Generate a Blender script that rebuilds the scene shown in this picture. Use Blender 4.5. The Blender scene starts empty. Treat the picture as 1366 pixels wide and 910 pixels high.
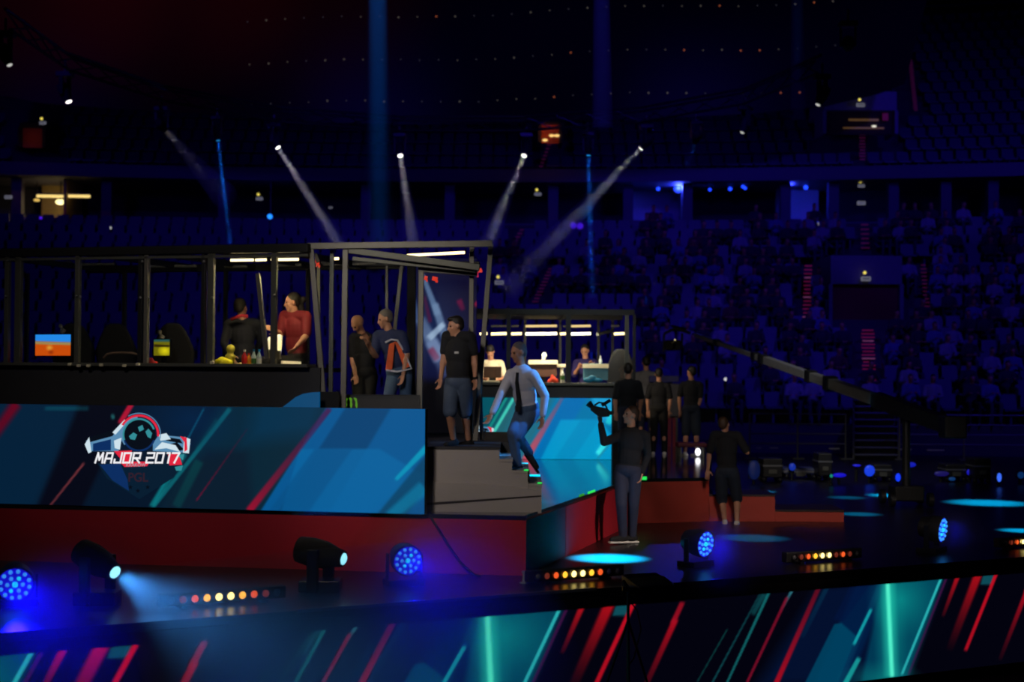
import bpy, bmesh, math, random
import numpy as np
from mathutils import Vector as V, Matrix as M4, Quaternion
random.seed(7)
SC = bpy.context.scene
COL = SC.collection
# ------------------------------------------------------------------ camera
FPX, HOR, ROLL, CZ = 2000.0, 490.0, math.radians(0.4), 2.3
pit = math.atan((HOR - 455) / FPX)
_f = V((0, math.cos(pit), math.sin(pit)))
_u0 = V((0, -math.sin(pit), math.cos(pit)))
_x = V((1, 0, 0))
_r = _x * math.cos(ROLL) + _u0 * math.sin(ROLL)
_u = _u0 * math.cos(ROLL) - _x * math.sin(ROLL)
CAM = V((0, 0, CZ))
cd = bpy.data.cameras.new('camera'); cam = bpy.data.objects.new('camera', cd); COL.objects.link(cam)
cd.sensor_width = 36; cd.lens = 36 * FPX / 1366; cd.clip_end = 300
cam.matrix_world = M4(((_r.x, _u.x, -_f.x, 0), (_r.y, _u.y, -_f.y, 0), (_r.z, _u.z, -_f.z, CZ), (0, 0, 0, 1)))
SC.camera = cam
def ray(px, py): return _f + _r * ((px - 683) / FPX) + _u * ((455 - py) / FPX)
def P(px, py, d):
    r = ray(px, py); return CAM + r * (d / r.y)
def F(px, py, z):
    r = ray(px, py); return CAM + r * ((z - CZ) / r.z)
def proj(p):
    q = p - CAM; w = q.dot(_f); return 683 + FPX * q.dot(_r) / w, 455 - FPX * q.dot(_u) / w
def onplane(px, py, o, n):
    r = ray(px, py); return CAM + r * ((o - CAM).dot(n) / r.dot(n))
# ------------------------------------------------------------------ colour + materials
def lin(c): return c / 12.92 if c <= 0.04045 else ((c + 0.055) / 1.055) ** 2.4
def S(r, g, b): return (lin(r / 255), lin(g / 255), lin(b / 255), 1)
MATS = {}
def mat(name, col, rough=0.5, metal=0.0, var=0.25, scale=9.0, emit=None, es=0.0, coat=0.0, bump=0.0):
    if name in MATS: return MATS[name]
    m = bpy.data.materials.new(name); m.use_nodes = True
    nt = m.node_tree; b = nt.nodes['Principled BSDF']
    b.inputs['Roughness'].default_value = rough; b.inputs['Metallic'].default_value = metal
    if coat: b.inputs['Coat Weight'].default_value = coat
    tc = nt.nodes.new('ShaderNodeTexCoord'); nz = nt.nodes.new('ShaderNodeTexNoise')
    nz.inputs['Scale'].default_value = scale; nz.inputs['Detail'].default_value = 4
    nt.links.new(tc.outputs['Object'], nz.inputs['Vector'])
    mx = nt.nodes.new('ShaderNodeMix'); mx.data_type = 'RGBA'
    mx.inputs[6].default_value = tuple(c * (1 - var) for c in col[:3]) + (1,)
    mx.inputs[7].default_value = tuple(min(1, c * (1 + var)) for c in col[:3]) + (1,)
    nt.links.new(nz.outputs['Fac'], mx.inputs[0]); nt.links.new(mx.outputs[2], b.inputs['Base Color'])
    if bump:
        bp = nt.nodes.new('ShaderNodeBump'); bp.inputs['Strength'].default_value = bump; bp.inputs['Distance'].default_value = 0.01
        nt.links.new(nz.outputs['Fac'], bp.inputs['Height']); nt.links.new(bp.outputs['Normal'], b.inputs['Normal'])
    if emit:
        b.inputs['Emission Color'].default_value = emit; b.inputs['Emission Strength'].default_value = es
    MATS[name] = m; return m
def emat(name, col, es=1.0, base=(0.02, 0.02, 0.02, 1)):
    return mat(name, base, 0.4, emit=col, es=es, var=0.1)
def glassmat(name, tint=(0.93, 0.95, 0.97), fac=0.06, rough=0.03):
    m = bpy.data.materials.new(name); m.use_nodes = True; nt = m.node_tree; nt.nodes.clear()
    o = nt.nodes.new('ShaderNodeOutputMaterial'); mx = nt.nodes.new('ShaderNodeMixShader')
    t = nt.nodes.new('ShaderNodeBsdfTransparent'); g = nt.nodes.new('ShaderNodeBsdfGlossy')
    t.inputs[0].default_value = tint + (1,); g.inputs['Roughness'].default_value = rough
    mx.inputs[0].default_value = fac
    nt.links.new(t.outputs[0], mx.inputs[1]); nt.links.new(g.outputs[0], mx.inputs[2]); nt.links.new(mx.outputs[0], o.inputs[0])
    MATS[name] = m; return m
def hazemat(name, dens):
    m = bpy.data.materials.new(name); m.use_nodes = True; nt = m.node_tree; nt.nodes.clear()
    o = nt.nodes.new('ShaderNodeOutputMaterial'); v = nt.nodes.new('ShaderNodeVolumeScatter')
    v.inputs['Density'].default_value = dens; v.inputs['Color'].default_value = (1, 1, 1, 1)
    nt.links.new(v.outputs[0], o.inputs['Volume']); m.volume_intersection_method = 'FAST' if hasattr(m, 'volume_intersection_method') else None
    MATS[name] = m; return m
def screenmat(name, es=1.0):
    m = bpy.data.materials.new(name); m.use_nodes = True; nt = m.node_tree; b = nt.nodes['Principled BSDF']
    b.inputs['Base Color'].default_value = (0.01, 0.01, 0.012, 1); b.inputs['Roughness'].default_value = 0.6
    b.inputs['Specular IOR Level'].default_value = 0.2
    a = nt.nodes.new('ShaderNodeAttribute'); a.attribute_name = 'pic'
    nt.links.new(a.outputs['Color'], b.inputs['Emission Color']); b.inputs['Emission Strength'].default_value = es
    MATS[name] = m; return m
BLK = mat('black_paint', S(28, 28, 30), 0.45)
MBLK = mat('matt_black', S(16, 16, 18), 0.85)
PLAS = mat('black_plastic', S(24, 24, 27), 0.35)
STEEL = mat('grey_painted_steel', S(118, 114, 106), 0.42, 0.25, 0.12)
DSTEEL = mat('dark_steel', S(100, 100, 92), 0.45, 0.4, 0.15)
ALU = mat('aluminium', S(150, 150, 152), 0.35, 0.7, 0.1)
SKIN = mat('skin', S(196, 140, 112), 0.55, 0, 0.06, 14)
SKIN2 = mat('tanned_skin', S(170, 112, 86), 0.55, 0, 0.06, 14)
GLASS = glassmat('clear_glass')
# ------------------------------------------------------------------ mesh collector
def frame(z, xh=None):
    z = z.normalized(); xh = xh or V((1, 0, 0))
    x = xh - z * xh.dot(z)
    if x.length < 1e-4: x = V((0, 1, 0)) - z * z.y
    x.normalize(); return x, z.cross(x), z
class MB:
    def __init__(s): s.v = []; s.f = []; s.m = []; s.cur = 0
    def add(s, vs, fs):
        b = len(s.v); s.v += [V(p) for p in vs]
        for f in fs: s.f.append([b + i for i in f]); s.m.append(s.cur)
        return s
    def hexa(s, p):  # 4 bottom, 4 top
        return s.add(p, [(3, 2, 1, 0), (4, 5, 6, 7), (0, 1, 5, 4), (1, 2, 6, 5), (2, 3, 7, 6), (3, 0, 4, 7)])
    def box(s, c, d, ax=None):
        c = V(c); X, Y, Z = ax or (V((1, 0, 0)), V((0, 1, 0)), V((0, 0, 1)))
        a, b, e = X * d[0] / 2, Y * d[1] / 2, Z * d[2] / 2
        return s.hexa([c - a - b - e, c + a - b - e, c + a + b - e, c - a + b - e, c - a - b + e, c + a - b + e, c + a + b + e, c - a + b + e])
    def prism(s, pts, vec):
        n = len(pts); vec = V(vec); a = [V(p) for p in pts]
        return s.add(a + [p + vec for p in a], [tuple(range(n - 1, -1, -1)), tuple(range(n, 2 * n))] + [(i, (i + 1) % n, n + (i + 1) % n, n + i) for i in range(n)])
    def poly(s, pts): return s.add(pts, [tuple(range(len(pts)))])
    def beam(s, a, b, w, h=None, up=None):
        a, b = V(a), V(b); z = b - a; L = z.length
        x, y, z = frame(z, up or V((1, 0, 0))); return s.box((a + b) / 2, (w, h or w, L), (x, y, z))
    def tube(s, a, b, r, r2=None, n=12):
        a, b = V(a), V(b); r2 = r if r2 is None else r2; x, y, z = frame(b - a); vs = []
        for p, q in ((a, r), (b, r2)):
            for i in range(n):
                t = 2 * math.pi * i / n; vs.append(p + x * math.cos(t) * q + y * math.sin(t) * q)
        return s.add(vs, [(i, (i + 1) % n, n + (i + 1) % n, n + i) for i in range(n)] + [tuple(range(n - 1, -1, -1)), tuple(range(n, 2 * n))])
    def path(s, pts, r, n=8):
        pts = [V(p) for p in pts]; vs = []; xh = V((0.3, 0.1, 1))
        for k, p in enumerate(pts):
            d = pts[min(k + 1, len(pts) - 1)] - pts[max(k - 1, 0)]; x, y, z = frame(d, xh); xh = x
            for i in range(n):
                t = 2 * math.pi * i / n; vs.append(p + (x * math.cos(t) + y * math.sin(t)) * r)
        fs = [(k * n + i, k * n + (i + 1) % n, (k + 1) * n + (i + 1) % n, (k + 1) * n + i) for k in range(len(pts) - 1) for i in range(n)]
        return s.add(vs, fs + [tuple(range(n - 1, -1, -1)), tuple(range((len(pts) - 1) * n, len(pts) * n))])
    def lathe(s, o, axis, prof, n=24, xh=None):
        x, y, z = frame(V(axis), xh); o = V(o); vs = []
        for t, r in prof:
            for i in range(n):
                a = 2 * math.pi * i / n; vs.append(o + z * t + (x * math.cos(a) + y * math.sin(a)) * max(r, 1e-4))
        k = len(prof)
        fs = [(j * n + i, j * n + (i + 1) % n, (j + 1) * n + (i + 1) % n, (j + 1) * n + i) for j in range(k - 1) for i in range(n)]
        return s.add(vs, fs + [tuple(range(n - 1, -1, -1)), tuple(range((k - 1) * n, k * n))])
    def ell(s, c, r, ax=None, n=16, k=10):
        X, Y, Z = ax or (V((1, 0, 0)), V((0, 1, 0)), V((0, 0, 1))); c = V(c)
        if not isinstance(r, (tuple, list)): r = (r, r, r)
        vs = [c + Z * r[2]]
        for j in range(1, k):
            ph = math.pi * j / k
            for i in range(n):
                t = 2 * math.pi * i / n
                vs.append(c + X * r[0] * math.sin(ph) * math.cos(t) + Y * r[1] * math.sin(ph) * math.sin(t) + Z * r[2] * math.cos(ph))
        vs.append(c - Z * r[2]); L = len(vs) - 1
        fs = [(0, 1 + i, 1 + (i + 1) % n) for i in range(n)]
        for j in range(k - 2):
            for i in range(n):
                a = 1 + j * n; fs.append((a + i, a + n + i, a + n + (i + 1) % n, a + (i + 1) % n))
        a = 1 + (k - 2) * n
        return s.add(vs, fs + [(a + i, L, a + (i + 1) % n) for i in range(n)])
    def cone(s, a, b, ra, rb, n=14):   # tapered capsule, closed
        a, b = V(a), V(b); d = b - a; L = d.length
        if L < 1e-5: return s.ell(a, ra)
        prof = [(-ra * math.cos(t), ra * math.sin(t)) for t in (0.02, 0.4, 0.8, 1.2, 1.57)]
        prof += [(L + rb * math.cos(t), rb * math.sin(t)) for t in (1.57, 1.2, 0.8, 0.4, 0.02)]
        return s.lathe(a, d, prof, n)
    def mesh(s, name, off=V((0, 0, 0))):
        me = bpy.data.meshes.new(name); me.from_pydata([tuple(p - off) for p in s.v], [], s.f)
        bm = bmesh.new(); bm.from_mesh(me); bmesh.ops.recalc_face_normals(bm, faces=bm.faces); bm.to_mesh(me); bm.free()
        me.polygons.foreach_set('material_index', s.m); me.update(); return me
OFF = {}
def link(o, parent, off):
    COL.objects.link(o); OFF[o.name] = off
    if parent is not None: o.parent = parent
    return o
def props(o, label=None, cat=None, group=None, kind=None):
    if label: o['label'] = label
    if cat: o['category'] = cat
    if group: o['group'] = group
    if kind: o['kind'] = kind
    return o
def thing(name, loc, label, cat, group=None):
    o = bpy.data.objects.new(name, None); o.location = loc; o.empty_display_size = 0.2
    return props(link(o, None, V(loc)), label, cat, group)
def obj(name, mb, mats, parent=None, smooth=False, bevel=0.0, **kw):
    """one mesh object; collected points are world points"""
    if parent is not None: off = OFF[parent.name]
    else:
        if kw.get('label') and not kw.get('kind'):
            n = len(mb.v); off = sum(mb.v, V((0, 0, 0))) / n; off.z = min(p.z for p in mb.v)
        else: off = V((0, 0, 0))
    me = mb.mesh(name, off) if isinstance(mb, MB) else mb
    for m in (mats if isinstance(mats, (list, tuple)) else [mats]): me.materials.append(m)
    if smooth: me.polygons.foreach_set('use_smooth', [True] * len(me.polygons))
    o = bpy.data.objects.new(name, me); link(o, parent, off)
    if parent is None: o.location = off
    if bevel:
        b = o.modifiers.new('bevel', 'BEVEL'); b.width = bevel; b.segments = 2; b.limit_method = 'ANGLE'
    return props(o, **kw)
def copytree(root, loc, rz=None, label=None, group=None):
    r = root.copy(); COL.objects.link(r); r.location = loc
    if rz is not None: r.rotation_euler = (0, 0, rz)
    if label: r['label'] = label
    if group: r['group'] = group
    for ch in list(root.children):
        c = ch.copy(); COL.objects.link(c); c.parent = r
        for g in list(ch.children):
            d = g.copy(); COL.objects.link(d); d.parent = c
    return r
def struct(name, mb, mats, **kw): return obj(name, mb, mats, kind='structure', **kw)
# lamps
def lamp(kind, name, loc, energy, col=(1, 1, 1), target=None, size=0.05, angle=None, blend=0.3):
    l = bpy.data.lights.new(name, kind); l.energy = energy; l.color = col[:3]
    o = bpy.data.objects.new(name, l); COL.objects.link(o); o.location = loc
    if kind == 'AREA': l.shape = 'RECTANGLE'; l.size, l.size_y = size
    else: l.shadow_soft_size = size
    if kind == 'SPOT': l.spot_size = angle; l.spot_blend = blend
    if target is not None: o.rotation_mode = 'QUATERNION'; o.rotation_quaternion = (V(target) - V(loc)).to_track_quat('-Z', 'Y')
    return o
# ------------------------------------------------------------------ text -> mesh data in a plane
def textmesh(body, size, shear=0.0, bold=0.0):
    c = bpy.data.curves.new('lettering', 'FONT'); c.body = body; c.size = size; c.align_x = 'CENTER'; c.align_y = 'CENTER'; c.shear = shear; c.offset = bold
    o = bpy.data.objects.new('lettering', c); COL.objects.link(o)
    dg = bpy.context.evaluated_depsgraph_get(); me = bpy.data.meshes.new_from_object(o.evaluated_get(dg))
    vs = [v.co.copy() for v in me.vertices]; fs = [tuple(p.vertices) for p in me.polygons]
    COL.objects.unlink(o); bpy.data.objects.remove(o); bpy.data.meshes.remove(me); return vs, fs
def addtext(mb, body, o, X, Y, width, shear=0.0, bold=0.0, n=V((0, 0, 0))):
    vs, fs = textmesh(body, 1.0, shear, bold); w = max(v.x for v in vs) - min(v.x for v in vs); k = width / w
    mb.add([o + X * v.x * k + Y * v.y * k + n for v in vs], fs)
# ------------------------------------------------------------------ people
def solve(p, px, py, L, sg):
    r = ray(px, py); t0 = (p - CAM).dot(r) / r.dot(r); q = CAM + r * t0; h = (q - p).length
    if h >= L: return p + (q - p).normalized() * L
    return q + r.normalized() * (math.sqrt(L * L - h * h) * sg)
def voxel(mb, name, vox, smooth=4, off=V((0, 0, 0))):
    me = mb.mesh(name + '_tmp', off); o = bpy.data.objects.new(name + '_tmp', me); COL.objects.link(o)
    r = o.modifiers.new('r', 'REMESH'); r.mode = 'VOXEL'; r.voxel_size = vox
    s = o.modifiers.new('s', 'SMOOTH'); s.iterations = smooth; s.factor = 0.5
    dg = bpy.context.evaluated_depsgraph_get(); out = bpy.data.meshes.new_from_object(o.evaluated_get(dg)); out.name = name
    COL.objects.unlink(o); bpy.data.objects.remove(o); bpy.data.meshes.remove(me)
    out.materials.clear()
    out.polygons.foreach_set('use_smooth', [True] * len(out.polygons)); return out
def hand(mb, wr, fdir, side, curl, k, palmn=None):
    """palm, four fingers of unequal length with two bends, thumb from the side of the palm"""
    f = fdir.normalized(); x, y, _ = frame(f, side); w = x           # w across the palm, y palm normal
    pc = wr + f * 0.055 * k
    mb.ell(pc, (0.042 * k, 0.019 * k, 0.058 * k), (w, y, f))
    for i, (o, L) in enumerate(((-0.030, 0.070), (-0.010, 0.078), (0.010, 0.072), (0.029, 0.056))):
        p = wr + f * 0.095 * k + w * o * k; a = curl
        q = p; d = f
        for s_, (l_, r_) in enumerate(((0.45, 0.0098), (0.32, 0.009), (0.23, 0.0082))):
            d = (f * math.cos(a * (s_ + 1)) + y * math.sin(a * (s_ + 1)) + w * o * 1.5).normalized()
            n_ = q + d * L * l_ * k; mb.cone(q, n_, r_ * k, r_ * 0.93 * k, 8); q = n_
    t0 = wr + f * 0.03 * k - w * 0.035 * k; t1 = t0 + (f * 0.6 - w * 0.75 + y * 0.25).normalized() * 0.04 * k
    t2 = t1 + (f * 0.9 - w * 0.2 + y * 0.4).normalized() * 0.032 * k
    mb.cone(t0, t1, 0.014 * k, 0.011 * k, 8); mb.cone(t1, t2, 0.011 * k, 0.009 * k, 8)
def person(label, D, J, face, look, k=1.0, group=None, vox=0.009, female=False):
    """J: joint -> (px, py) or (px, py, sign); lengths are human, depth follows from them. look: clothes."""
    g = lambda n: (tuple(J[n]) + (0.0,))[:3]
    pel = P(J['pel'][0], J['pel'][1], D)
    def nx(par, n, L):
        a = g(n); return solve(par, a[0], a[1], L * k, a[2] if a[2] else -0.001)
    nk = nx(pel, 'nk', 0.52); face = V(face).normalized()
    sp = (nk - pel).normalized()
    shl, shr = nx(nk, 'shl', 0.185), nx(nk, 'shr', 0.185)
    shl -= sp * 0.02 * k; shr -= sp * 0.02 * k
    hd = nx(nk, 'hd', 0.185)
    sx = (shr - shl); sx = (sx - sp * sx.dot(sp)).normalized(); fw = sp.cross(sx)
    bf = V(J.get('front', tuple(face)))
    if fw.dot(bf) < 0: fw = -fw
    hx = V(J['hipx']).normalized() if 'hipx' in J else sx
    hil, hir = pel - hx * 0.088 * k - sp * 0.05 * k, pel + hx * 0.088 * k - sp * 0.05 * k
    ell_, elr = nx(shl, 'ell', 0.285), nx(shr, 'elr', 0.285)
    wrl, wrr = nx(ell_, 'wrl', 0.25), nx(elr, 'wrr', 0.25)
    knl, knr = nx(hil, 'knl', 0.42), nx(hir, 'knr', 0.42)
    anl, anr = nx(knl, 'anl', 0.41), nx(knr, 'anr', 0.41)
    tl = V(J.get('toel', tuple(bf))).normalized(); tr = V(J.get('toer', J.get('toel', tuple(bf)))).normalized()
    root = thing('person', (pel.x, pel.y, min(anl.z, anr.z) - 0.08 * k), label, 'person', group)
    up = (hd - nk).normalized(); hz = (up - face * up.dot(face)).normalized(); hxx = hz.cross(face)
    def trunk(mb, e, low=True):
        mb.ell(nk.lerp(pel, 0.30) + fw * 0.005, (0.158 * k + e, 0.112 * k + e, 0.20 * k + e), (sx, fw, sp))
        mb.cone(shl.lerp(nk, 0.12), shr.lerp(nk, 0.12), 0.062 * k + e, 0.062 * k + e)
        mb.ell(nk.lerp(pel, 0.66) + fw * 0.012, ((0.132 if female else 0.142) * k + e, 0.105 * k + e, 0.19 * k + e), (sx, fw, sp))
        mb.ell(nk.lerp(pel, 0.95), (0.155 * k + e, 0.112 * k + e, 0.125 * k + e), (hx, hx.cross(sp), sp))
        mb.cone(nk - sp * 0.07 * k, nk - sp * 0.02 * k, 0.085 * k + e, 0.06 * k + e)
        if female: mb.ell(nk.lerp(pel, 0.36) + fw * 0.085 * k, (0.11 * k + e, 0.05 * k + e, 0.06 * k + e), (sx, fw, sp))
    b = MB(); trunk(b, 0)
    b.cone(nk - sp * 0.03, hd - up * 0.03 * k, 0.056 * k, 0.052 * k)
    # head: skull, jaw, chin, brow, nose, lips, ears
    b.ell(hd + up * 0.025 * k - face * 0.012 * k, (0.074 * k, 0.094 * k, 0.092 * k), (hxx, face, hz))
    b.ell(hd - hz * 0.04 * k + face * 0.022 * k, (0.056 * k, 0.066 * k, 0.066 * k), (hxx, face, hz))
    b.ell(hd - hz * 0.092 * k + face * 0.062 * k, (0.026 * k, 0.022 * k, 0.020 * k), (hxx, face, hz))
    b.ell(hd + hz * 0.030 * k + face * 0.066 * k, (0.052 * k, 0.020 * k, 0.014 * k), (hxx, face, hz))
    b.cone(hd + hz * 0.018 * k + face * 0.078 * k, hd - hz * 0.022 * k + face * 0.100 * k, 0.010 * k, 0.015 * k, 8)
    b.ell(hd - hz * 0.055 * k + face * 0.080 * k, (0.024 * k, 0.011 * k, 0.010 * k), (hxx, face, hz))
    for sgn in (-1, 1):
        b.ell(hd + hxx * 0.077 * k * sgn - hz * 0.005 * k - face * 0.008 * k, (0.010 * k, 0.020 * k, 0.032 * k), (hxx, face, hz))
        b.ell(hd + hxx * 0.040 * k * sgn - hz * 0.022 * k + face * 0.055 * k, (0.022 * k, 0.018 * k, 0.022 * k), (hxx, face, hz))
    for sh, el, wr, sd in ((shl, ell_, wrl, 'l'), (shr, elr, wrr, 'r')):
        b.cone(sh, el, 0.052 * k, 0.040 * k); b.cone(el, wr, 0.041 * k, 0.027 * k)
        b.ell(el.lerp(wr, 0.28), (0.043 * k, 0.043 * k, 0.075 * k), frame(wr - el))
        hdir = V(J['h' + sd]) if 'h' + sd in J else (wr - el)
        hand(b, wr, hdir, bf.cross(hdir) if abs(bf.normalized().dot(hdir.normalized())) < 0.95 else sx, J.get('curl', 0.35), k)
    for hi, kn, an, to in ((hil, knl, anl, tl), (hir, knr, anr, tr)):
        b.cone(hi, kn, 0.085 * k, 0.055 * k); b.cone(kn, an, 0.054 * k, 0.036 * k)
        cb = kn.lerp(an, 0.3); b.ell(cb - fw * 0.014 * k, (0.054 * k, 0.058 * k, 0.12 * k), frame(an - kn))
        b.cone(an - V((0, 0, 0.03 * k)) - to * 0.03 * k, an - V((0, 0, 0.05 * k)) + to * 0.13 * k, 0.036 * k, 0.028 * k)
    off = OFF[root.name]
    obj('body', voxel(b, 'body', vox, 3, off), look.get('skin', SKIN), root)
    # clothes
    if look.get('top'):
        t = MB(); trunk(t, 0.013 * k)
        fr = look.get('sleeve', 0.55)
        for sh, el, wr in ((shl, ell_, wrl), (shr, elr, wrr)):
            if fr <= 1: t.cone(sh, sh.lerp(el, fr), 0.066 * k, 0.062 * k)
            else: t.cone(sh, el, 0.066 * k, 0.054 * k); t.cone(el, el.lerp(wr, fr - 1), 0.053 * k, 0.041 * k)
        obj('shirt', voxel(t, 'shirt', vox, 5, off), look['top'], root)
    if look.get('pants'):
        t = MB(); e = 0.016 * k
        t.ell(nk.lerp(pel, 0.97), (0.16 * k + e, 0.117 * k + e, 0.105 * k + e), (hx, hx.cross(sp), sp))
        sh_ = look.get('short', 2.0)
        for hi, kn, an in ((hil, knl, anl), (hir, knr, anr)):
            if sh_ <= 1: t.cone(hi, hi.lerp(kn, sh_), 0.10 * k, 0.088 * k)
            else: t.cone(hi, kn, 0.098 * k, 0.073 * k); t.cone(kn, kn.lerp(an, sh_ - 1.03), 0.072 * k, 0.056 * k)
        obj('shorts' if sh_ <= 1 else 'trousers', voxel(t, 'trousers', vox, 5, off), look['pants'], root)
    for an, to in ((anl, tl), (anr, tr)):
        t = MB(); t.cone(an - V((0, 0, 0.035 * k)) - to * 0.035 * k, an - V((0, 0, 0.052 * k)) + to * 0.15 * k, 0.046 * k, 0.036 * k)
        t.cone(an + V((0, 0, 0.0)), an - V((0, 0, 0.04)), 0.047 * k, 0.047 * k)
        s_ = obj('shoe', voxel(t, 'shoe', 0.008, 3, off), look.get('shoe', MBLK), root)
        x_, y_, z_ = to, V((0, 0, 1)).cross(to), V((0, 0, 1))
        q = MB(); q.box(an - z_ * 0.088 * k + to * 0.055 * k, (0.28 * k, 0.088 * k, 0.022 * k), (x_, y_.normalized(), z_))
        obj('sole', q, look.get('sole', MBLK), s_, bevel=0.01)
    if look.get('hair'):
        t = MB(); c = hd + up * 0.025 * k - face * 0.012 * k; e = 0.010 * k
        st = look.get('cut', 'short')
        t.ell(c + hz * 0.020 * k - face * 0.016 * k, (0.076 * k + e * .4, 0.088 * k + e * .6, 0.080 * k + e), (hxx, face, hz))
        t.ell(c - face * 0.045 * k - hz * 0.02 * k, (0.066 * k + e * .5, 0.05 * k + e, 0.07 * k), (hxx, face, hz))
        if st == 'quiff': t.ell(c + hz * 0.075 * k + face * 0.04 * k, (0.055 * k, 0.06 * k, 0.03 * k), (hxx, face, hz))
        if st == 'bun':
            t.ell(c - face * 0.13 * k + hz * 0.0 * k, 0.045 * k); t.cone(c - face * 0.08 * k, c - face * 0.11 * k - hz * 0.2 * k, 0.05 * k, 0.04 * k)
        if st == 'long': t.cone(c - face * 0.05 * k, c - face * 0.07 * k - hz * 0.24 * k, 0.085 * k, 0.06 * k)
        obj('hair', voxel(t, 'hair', 0.008, 3, off), look['hair'], root)
    for sgn in (-1, 1):
        q = MB(); q.ell(hd + hxx * 0.031 * k * sgn + hz * 0.010 * k + face * 0.072 * k, 0.011 * k, n=10, k=8)
        obj('eye', q, mat('eye', S(30, 24, 22), 0.15), root, smooth=True)
    return root, dict(nk=nk, pel=pel, shl=shl, shr=shr, fw=fw, sx=sx, sp=sp, wrl=wrl, wrr=wrr, hd=hd, face=face, hz=hz, hxx=hxx)
# ================================================================== PAINTED PICTURES ON SCREENS
def projA(A):
    q = A - np.array(CAM); w = q @ np.array(_f)
    return 683 + FPX * (q @ np.array(_r)) / w, 455 - FPX * (q @ np.array(_u)) / w
class Pic:
    def __init__(s, A, base):
        s.A = A; s.x, s.y = projA(A); s.c = np.tile(np.array(base, float) / 255, (len(A), 1))
    def mixin(s, k, col, add=False):
        k = np.clip(k, 0, 1)[:, None]; col = np.array(col, float) / 255
        s.c = s.c + k * col if add else s.c * (1 - k) + k * col
    def stripe(s, x0, y0, x1, y1, w0, w1, col, a0=1.0, a1=1.0, soft=0.35, add=False, ends=4.0):
        dx, dy = x1 - x0, y1 - y0; L = math.hypot(dx, dy)
        t = ((s.x - x0) * dx + (s.y - y0) * dy) / L / L; h = np.abs((s.x - x0) * dy - (s.y - y0) * dx) / L
        tc = np.clip(t, 0, 1); w = (w0 + (w1 - w0) * tc) / 2; e = np.maximum(w * soft, 0.4)
        k = np.clip((w + e - h) / (2 * e), 0, 1) * (a0 + (a1 - a0) * tc)
        k = k * np.clip(t * L / ends + 0.5, 0, 1) * np.clip((1 - t) * L / ends + 0.5, 0, 1)
        s.mixin(k, col, add)
    def poly(s, pts, col, a=1.0, soft=2.0):
        k = np.ones(len(s.x)); n = len(pts)
        ar = sum(pts[i][0] * pts[(i + 1) % n][1] - pts[(i + 1) % n][0] * pts[i][1] for i in range(n)); sg = 1 if ar > 0 else -1
        for i in range(n):
            (ax, ay), (bx, by) = pts[i], pts[(i + 1) % n]; L = math.hypot(bx - ax, by - ay)
            d = sg * ((bx - ax) * (s.y - ay) - (by - ay) * (s.x - ax)) / L; k = np.minimum(k, np.clip(d / soft + 0.5, 0, 1))
        s.mixin(k * a, col)
    def blob(s, x, y, rx, ry, col, a=1.0, p=1.0, add=False):
        q = np.sqrt(((s.x - x) / rx) ** 2 + ((s.y - y) / ry) ** 2); s.mixin(a * np.clip(1 - q, 0, 1) ** p, col, add)
def gridscreen(name, o, U, Vv, step, parent, paint, material, base=(0, 0, 0)):
    nu, nv = max(2, int(U.length / step)), max(2, int(Vv.length / step))
    A = np.array([tuple(o + U * (i / nu) + Vv * (j / nv)) for j in range(nv + 1) for i in range(nu + 1)])
    pic = Pic(A, base); paint(pic)
    off = OFF[parent.name]; me = bpy.data.meshes.new(name)
    f = [(j * (nu + 1) + i, j * (nu + 1) + i + 1, (j + 1) * (nu + 1) + i + 1, (j + 1) * (nu + 1) + i) for j in range(nv) for i in range(nu)]
    me.from_pydata([tuple(p) for p in (A - np.array(off))], [], f)
    c = np.clip(pic.c, 0, 1); l = np.where(c <= 0.04045, c / 12.92, ((c + 0.055) / 1.055) ** 2.4)
    at = me.attributes.new('pic', 'FLOAT_COLOR', 'POINT'); at.data.foreach_set('color', np.hstack([l, np.ones((len(l), 1))]).astype(np.float32).ravel())
    return obj(name, me, material, parent)
LED = screenmat('led_screen', 1.0)
# ================================================================== FLOOR, PLATFORM, STAGE FRONT
fl, fr = F(-90, 851, 0), F(1460, 736, 0)
ef = (fr - fl).normalized(); en = V((-ef.y, ef.x, 0))          # along the stage front / away from the camera
b = MB(); b.prism([fl, fr, V((30, 22, 0)), V((30, 41.5, 0)), V((-30, 41.5, 0)), V((-30, fl.y, 0))], (0, 0, -0.08))
FLOOR = mat('black_gloss_floor', S(24, 24, 28), 0.32, var=0.25, scale=1.5)
struct('floor', b, FLOOR)
b = MB(); b.box((0, 20, -1.45), (60, 60, 0.1)); struct('floor_arena', b, mat('arena_concrete', S(30, 30, 34), 0.7))
# lip with a metal edge, then the black fascia above the LED band
b = MB(); b.prism([fl + V((0, 0, -.085)), fr + V((0, 0, -.085)), fr + V((0, 0, -.085)) + en * .3, fl + V((0, 0, -.085)) + en * .3], (0, 0, -.12))
struct('trim_1', b, MBLK)
b = MB(); e0, e1 = onplane(395, 812, fl, en), onplane(793, 781, fl, en); e0.z = e1.z = 0.0
b.beam(e0 - en * .012, e1 - en * .012, .03, .05, V((0, 0, 1))); struct('trim_2', b, mat('edge_metal', S(140, 140, 145), .4, .6))
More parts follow.
